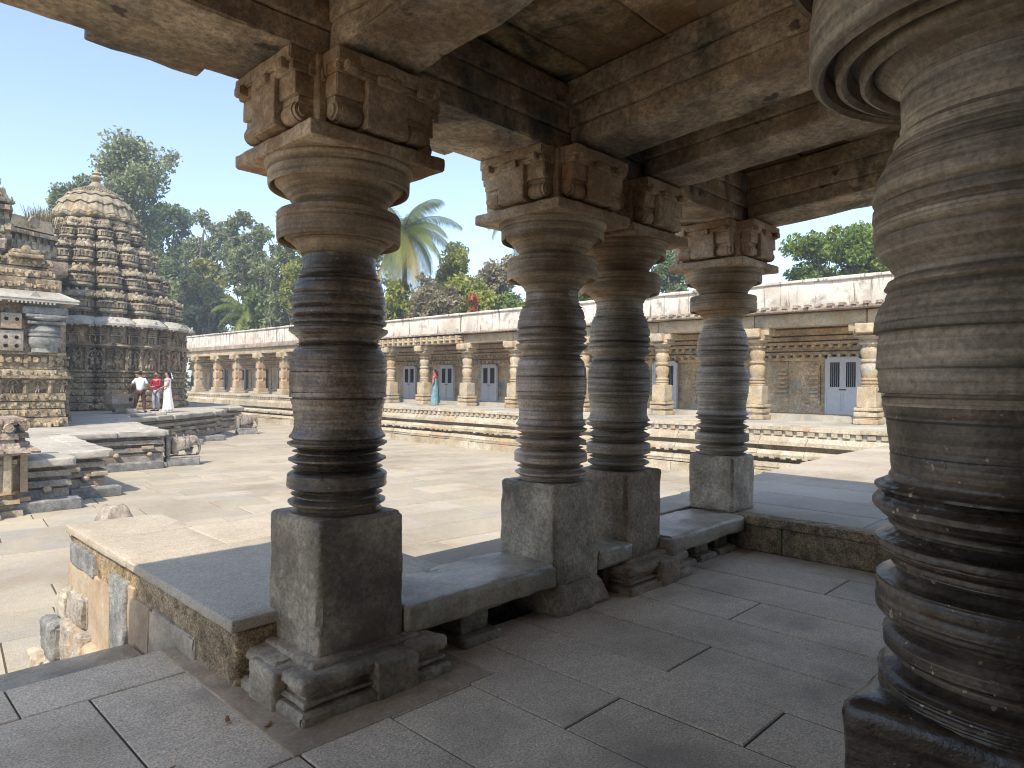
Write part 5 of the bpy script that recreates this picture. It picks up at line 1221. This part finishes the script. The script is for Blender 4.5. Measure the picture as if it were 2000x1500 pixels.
def tree(name, px, d, ytop, ybot, wpx, mat, label, nleaf=9000, size=.22, nb=26, blob=.17, trunk='bark', flat=.85, openness=0., cat='tree', group='trees beyond the cloister', lean=0, seed=0, sub=None):
    r_ = random.Random(seed or int(px*7+ytop))
    if px > 320:
        d0 = d
        while at(px, d)[0] < 29.5: d += 1
        size *= (d/d0)**.5
    X, Y, zt = at(px, d, ytop); zb = at(px, d, ybot)[2]; W_ = wpx/FPX*d/2; Hc_ = (zt-zb)/2; zc = (zt+zb)/2
    t = thing(name, label, cat, (X, Y, -1.1), group)
    tb = MB(); C = []; R = []
    base = Vector((X, Y, -1.2)); z1 = max(zb, -1)+(zt-zb)*.15; prev = base; rt = max(.16, (zt+1)*.018)
    n = 6; pts = [base]
    for k in range(1, n+1): pts.append(Vector((X+r_.gauss(0, .12)*k*.5+lean*k/n, Y+r_.gauss(0, .12)*k*.5, -1.2+(zc+Hc_*.5+1.2)*k/n)))
    for k in range(n): cyl(tb, pts[k], pts[k+1], rt*(1-k/n*.75), rt*(1-(k+1)/n*.75), 8)
    for i in range(nb):
        a = r_.uniform(0, 2*PI); zz = r_.uniform(-1, 1); rad = math.sqrt(max(0, 1-zz*zz*.8))*r_.uniform(.35, 1.0)
        e = Vector((X+math.cos(a)*rad*W_+lean, Y+math.sin(a)*rad*W_, zc+zz*Hc_*.92))
        f = min(n-1, max(1, int((e.z-1-(-1.2))/(zc+Hc_*.5+1.2)*n*.8))); s0 = pts[f]
        m_ = s0.lerp(e, .5)+Vector((r_.gauss(0, .3), r_.gauss(0, .3), .3)); cyl(tb, s0, m_, rt*.28, rt*.18, 5, False); cyl(tb, m_, e, rt*.18, .02, 5, False)
        br = min(W_, Hc_)*blob*r_.uniform(.7, 1.5)*1.6
        C.append(e); R.append(br)
        for k in range(2):
            g = m_.lerp(e, r_.uniform(.2, .9))+Vector((r_.gauss(0, br*.7), r_.gauss(0, br*.7), r_.gauss(0, br*.6))); C.append(g); R.append(br*r_.uniform(.45, .8)); cyl(tb, m_.lerp(e, .5), g, rt*.1, .012, 4, False)
    build('trunk', tb, MT[trunk], t, smooth=60)
    if nleaf:
        cb = MB(); leaves(cb, np.array([list(c) for c in C]), np.array(R), nleaf, size, flat); build('crown', cb, MT[mat], t, smooth=0)
    return t
G = 'trees beyond the cloister'
tree('broad_tree', 243, 62, 282, 475, 150, 'leafolive', 'tall open-crowned grey-green tree rising behind the temple dome', 15000, .2, 30, .19)
tree('broad_tree', 122, 60, 322, 455, 80, 'leafolive', 'ragged leaning tree crown left of the temple dome', 4200, .2, 13, .2, lean=.5)
tree('broad_tree', -12, 58, 340, 470, 40, 'leafolive', 'tree crown just peeping in at the left frame edge', 1500, .2, 8, .22)
tree('broad_tree', 330, 60, 400, 640, 110, 'leafd', 'dark spreading tree directly behind the right shoulder of the tower', 15000, .2, 30, .17)
tree('broad_tree', 402, 64, 385, 640, 105, 'leafolive', 'slender upright tree, highest of those between tower and nearest pillar', 12000, .2, 30, .16)
tree('broad_tree', 478, 63, 425, 650, 100, 'leafolive', 'grey-green tree in the middle gap between tower and nearest pillar', 10000, .2, 28, .16)
tree('broad_tree', 548, 62, 405, 660, 115, 'leafolive', 'sparse tall tree immediately left of the nearest pillar', 10000, .19, 30, .15)
tree('bush_tree', 375, 55, 555, 665, 120, 'leafm', 'dense low dark green tree above the cloister roof next to the tower', 12000, .17, 24, .22)
tree('bush_tree', 520, 54, 560, 660, 90, 'leafm', 'low green tree behind the cloister left of the nearest pillar', 8000, .17, 20, .2)
tree('bush_tree', 405, 52, 505, 605, 70, 'leafyel', 'small tree with yellow leaves in front of the dark foliage', 2600, .2, 14, .17)
tree('bush_tree', 585, 58, 480, 650, 80, 'leafy', 'pale yellow-green tree half hidden behind the nearest pillar', 6000, .18, 20, .18)
tree('broad_tree', 885, 62, 478, 640, 70, 'leafolive', 'dark distant tree between the coconut palm and the second pillar', 8000, .18, 20, .2)
tree('broad_tree', 905, 52, 500, 640, 110, 'leafy', 'yellow-green leafy tree right of the coconut palm', 12000, .16, 26, .18)
tree('broad_tree', 975, 56, 495, 620, 90, 'leafdry', 'thin half-bare tree with dry leaves left of the second pillar', 6500, .15, 24, .15)
tree('bush_tree', 1000, 50, 560, 630, 70, 'leafg', 'bright green bush tree behind the parapet beside the second pillar', 6000, .15, 16, .22)
tree('bush_tree', 850, 45, 548, 650, 110, 'leafdry', 'dry brownish scrub tree above the parapet under the palm', 9000, .14, 30, .15)
tree('bush_tree', 940, 49, 560, 640, 90, 'leafy', 'mixed olive scrub tree above the parapet', 8000, .14, 26, .17)
tree('bush_tree', 782, 44, 552, 650, 100, 'leafy', 'green scrub tree behind the parapet right of the nearest pillar', 7000, .15, 22, .18)
tree('bush_tree', 925, 47, 580, 615, 16, 'leafred', 'little patch of orange-red foliage above the parapet', 500, .13, 6, .5)
tree('bush_tree', 950, 47, 585, 615, 22, 'leafy', 'small yellow-green shrub next to the orange-red one', 700, .13, 7, .4)
tree('bush_tree', 1143, 46, 555, 600, 40, 'leafg', 'bright green sprig seen between the second and third pillars', 2500, .13, 12, .3)
tree('broad_tree', 1312, 50, 492, 600, 80, 'leafd', 'bluish-green tree seen left of the far pillar head', 9000, .15, 22, .2)
tree('broad_tree', 1630, 42, 452, 590, 230, 'leafg', 'rounded bright green tree over the cloister at the right', 26000, .13, 40, .16)
tree('broad_tree', 1180, 58, 520, 640, 120, 'leafolive', 'olive tree mostly hidden by the middle pillars', 6000, .17, 20, .2)
tree('broad_tree', 690, 58, 470, 650, 140, 'leafolive', 'tree mostly hidden behind the nearest pillar', 6000, .18, 20, .2)
tree('bare_tree', 800, 46, 548, 645, 90, 'leafdry', 'leafless pale-barked branches arching above the parapet under the palm', 0, .1, 12, .2, trunk='palebark')
def palm(px, d, yc, L_, n, label, trunk=True, seed=1):
    r_ = random.Random(seed); X, Y, Z = at(px, d, yc); t = thing('coconut_palm', label, 'palm', (X, Y, -1.1), 'coconut palms')
    tb = MB(); pts = [Vector((X+.6*math.sin(k/10*1.6), Y, -1.1+(Z+1.0)*k/10)) for k in range(11)]; dx = pts[-1].x-X
    pts = [p-Vector((dx*(i/10), 0, 0)) for i, p in enumerate(pts)]
    for a, b in zip(pts, pts[1:]): cyl(tb, a, b, .2, .17, 10, False)
    build('trunk', tb, MT['bark'], t)
    mb = MB()
    for i in range(9): a = i*.7; ball(mb, (X+.28*math.cos(a), Y+.28*math.sin(a), Z-.25-.1*(i % 3)), .14, nu=8, nv=6)
    build('coconuts', mb, MT['leafm'] if False else MT['bark'], t)
    for i in range(n):
        az_ = i*2.399+r_.uniform(-.2, .2); el = math.radians(80-140*(i/n)**.85+r_.uniform(-8, 8)); l = L_*r_.uniform(.85, 1.1)
        dirh = Vector((math.cos(az_), math.sin(az_), 0)); P = []; p = Vector((X, Y, Z)); e = el; N_ = 22
        for k in range(N_+1):
            P.append(p.copy()); st = dirh*math.cos(e)+Vector((0, 0, math.sin(e))); p = p+st*l/N_; e -= math.radians(3.2+2.4*k/N_)*(1 if el > -.6 else .5); e = max(e, -1.5)
        mb = MB(); side = Vector((-dirh.y, dirh.x, 0)); tn = min(1, max(0, .25+.5*i/n+r_.uniform(-.2, .25)))
        if i > n*.82: tn = .98
        for k in range(N_): cyl(mb, P[k], P[k+1], .035*(1-k/N_)+.008, seg=4, caps=False, tone=tn)
        for k in range(4, N_*4):
            f = k/(N_*4); q = P[int(f*N_)].lerp(P[min(N_, int(f*N_)+1)], f*N_-int(f*N_)); tg = (P[min(N_, int(f*N_)+1)]-P[int(f*N_)]).normalized(); ll = L_*.24*math.sin(PI*(.12+.83*f))**.7
            for s_ in (-1, 1):
                dv = (side*s_*1.0+tg*.55+Vector((0, 0, -.45-.5*r_.random()))).normalized(); m_ = q+dv*ll*.55; e_ = q+dv*ll+Vector((0, 0, -.22*ll)); wv = tg*.019
                mb.add([q-wv*.6, q+wv*.6, m_+wv, m_-wv, e_], [(0, 1, 2, 3)], [(3, 2, 4)], tone=min(1, max(0, tn+r_.uniform(-.12, .12))))
        build('frond', mb, MT['palm'], t, smooth=0)
palm(786, 50, 452, 4.75, 34, 'tall coconut palm with drooping yellowing fronds right of the nearest pillar', seed=3)
palm(1055, 40, 400, 4.3, 20, 'coconut palm whose frond tips show beside the second pillar capital', seed=4)
palm(480, 64, 612, 3.4, 20, 'low coconut palm in front of the dark trees left of the nearest pillar', seed=5)
# distant wood closing the gaps
mb = MB(); C = []; R = []
for px in range(-300, 2400, 22):
    d = rr.uniform(66, 82); X, Y, z = at(px, d, rr.uniform(575, 615) if px > 330 else rr.uniform(520, 600))
    for k in range(5): C.append((X+rr.gauss(0, 1.5), Y+rr.gauss(0, 1.5), -1+(z+1)*(k+.5)/5)); R.append(rr.uniform(1.0, 1.7))
leaves(mb, np.array(C), np.array(R), 60000, .3)
build('distant_wood', mb, MT['leafolive'], smooth=0, loc=(0, 0, 0), tag=('hazy continuous wood far beyond the cloister roofs', 'wood', None, 'stuff'))

# ================================================================== AIR
hz = bpy.data.materials.new('thin_air_haze'); hz.use_nodes = True; N = hz.node_tree.nodes; N.remove(N['Principled BSDF'])
pv = N.new('ShaderNodeVolumePrincipled'); pv.inputs['Density'].default_value = .0016; pv.inputs['Color'].default_value = (.74, .86, 1, 1)
hz.node_tree.links.new(pv.outputs[0], N['Material Output'].inputs['Volume'])
mb = MB(); sbox(mb, -430, 430, -430, 430, -2.6, 34)
build('haze', mb, hz, smooth=0, tag=('thin bluish summer haze in the air over the whole site', 'haze', None, 'stuff'))
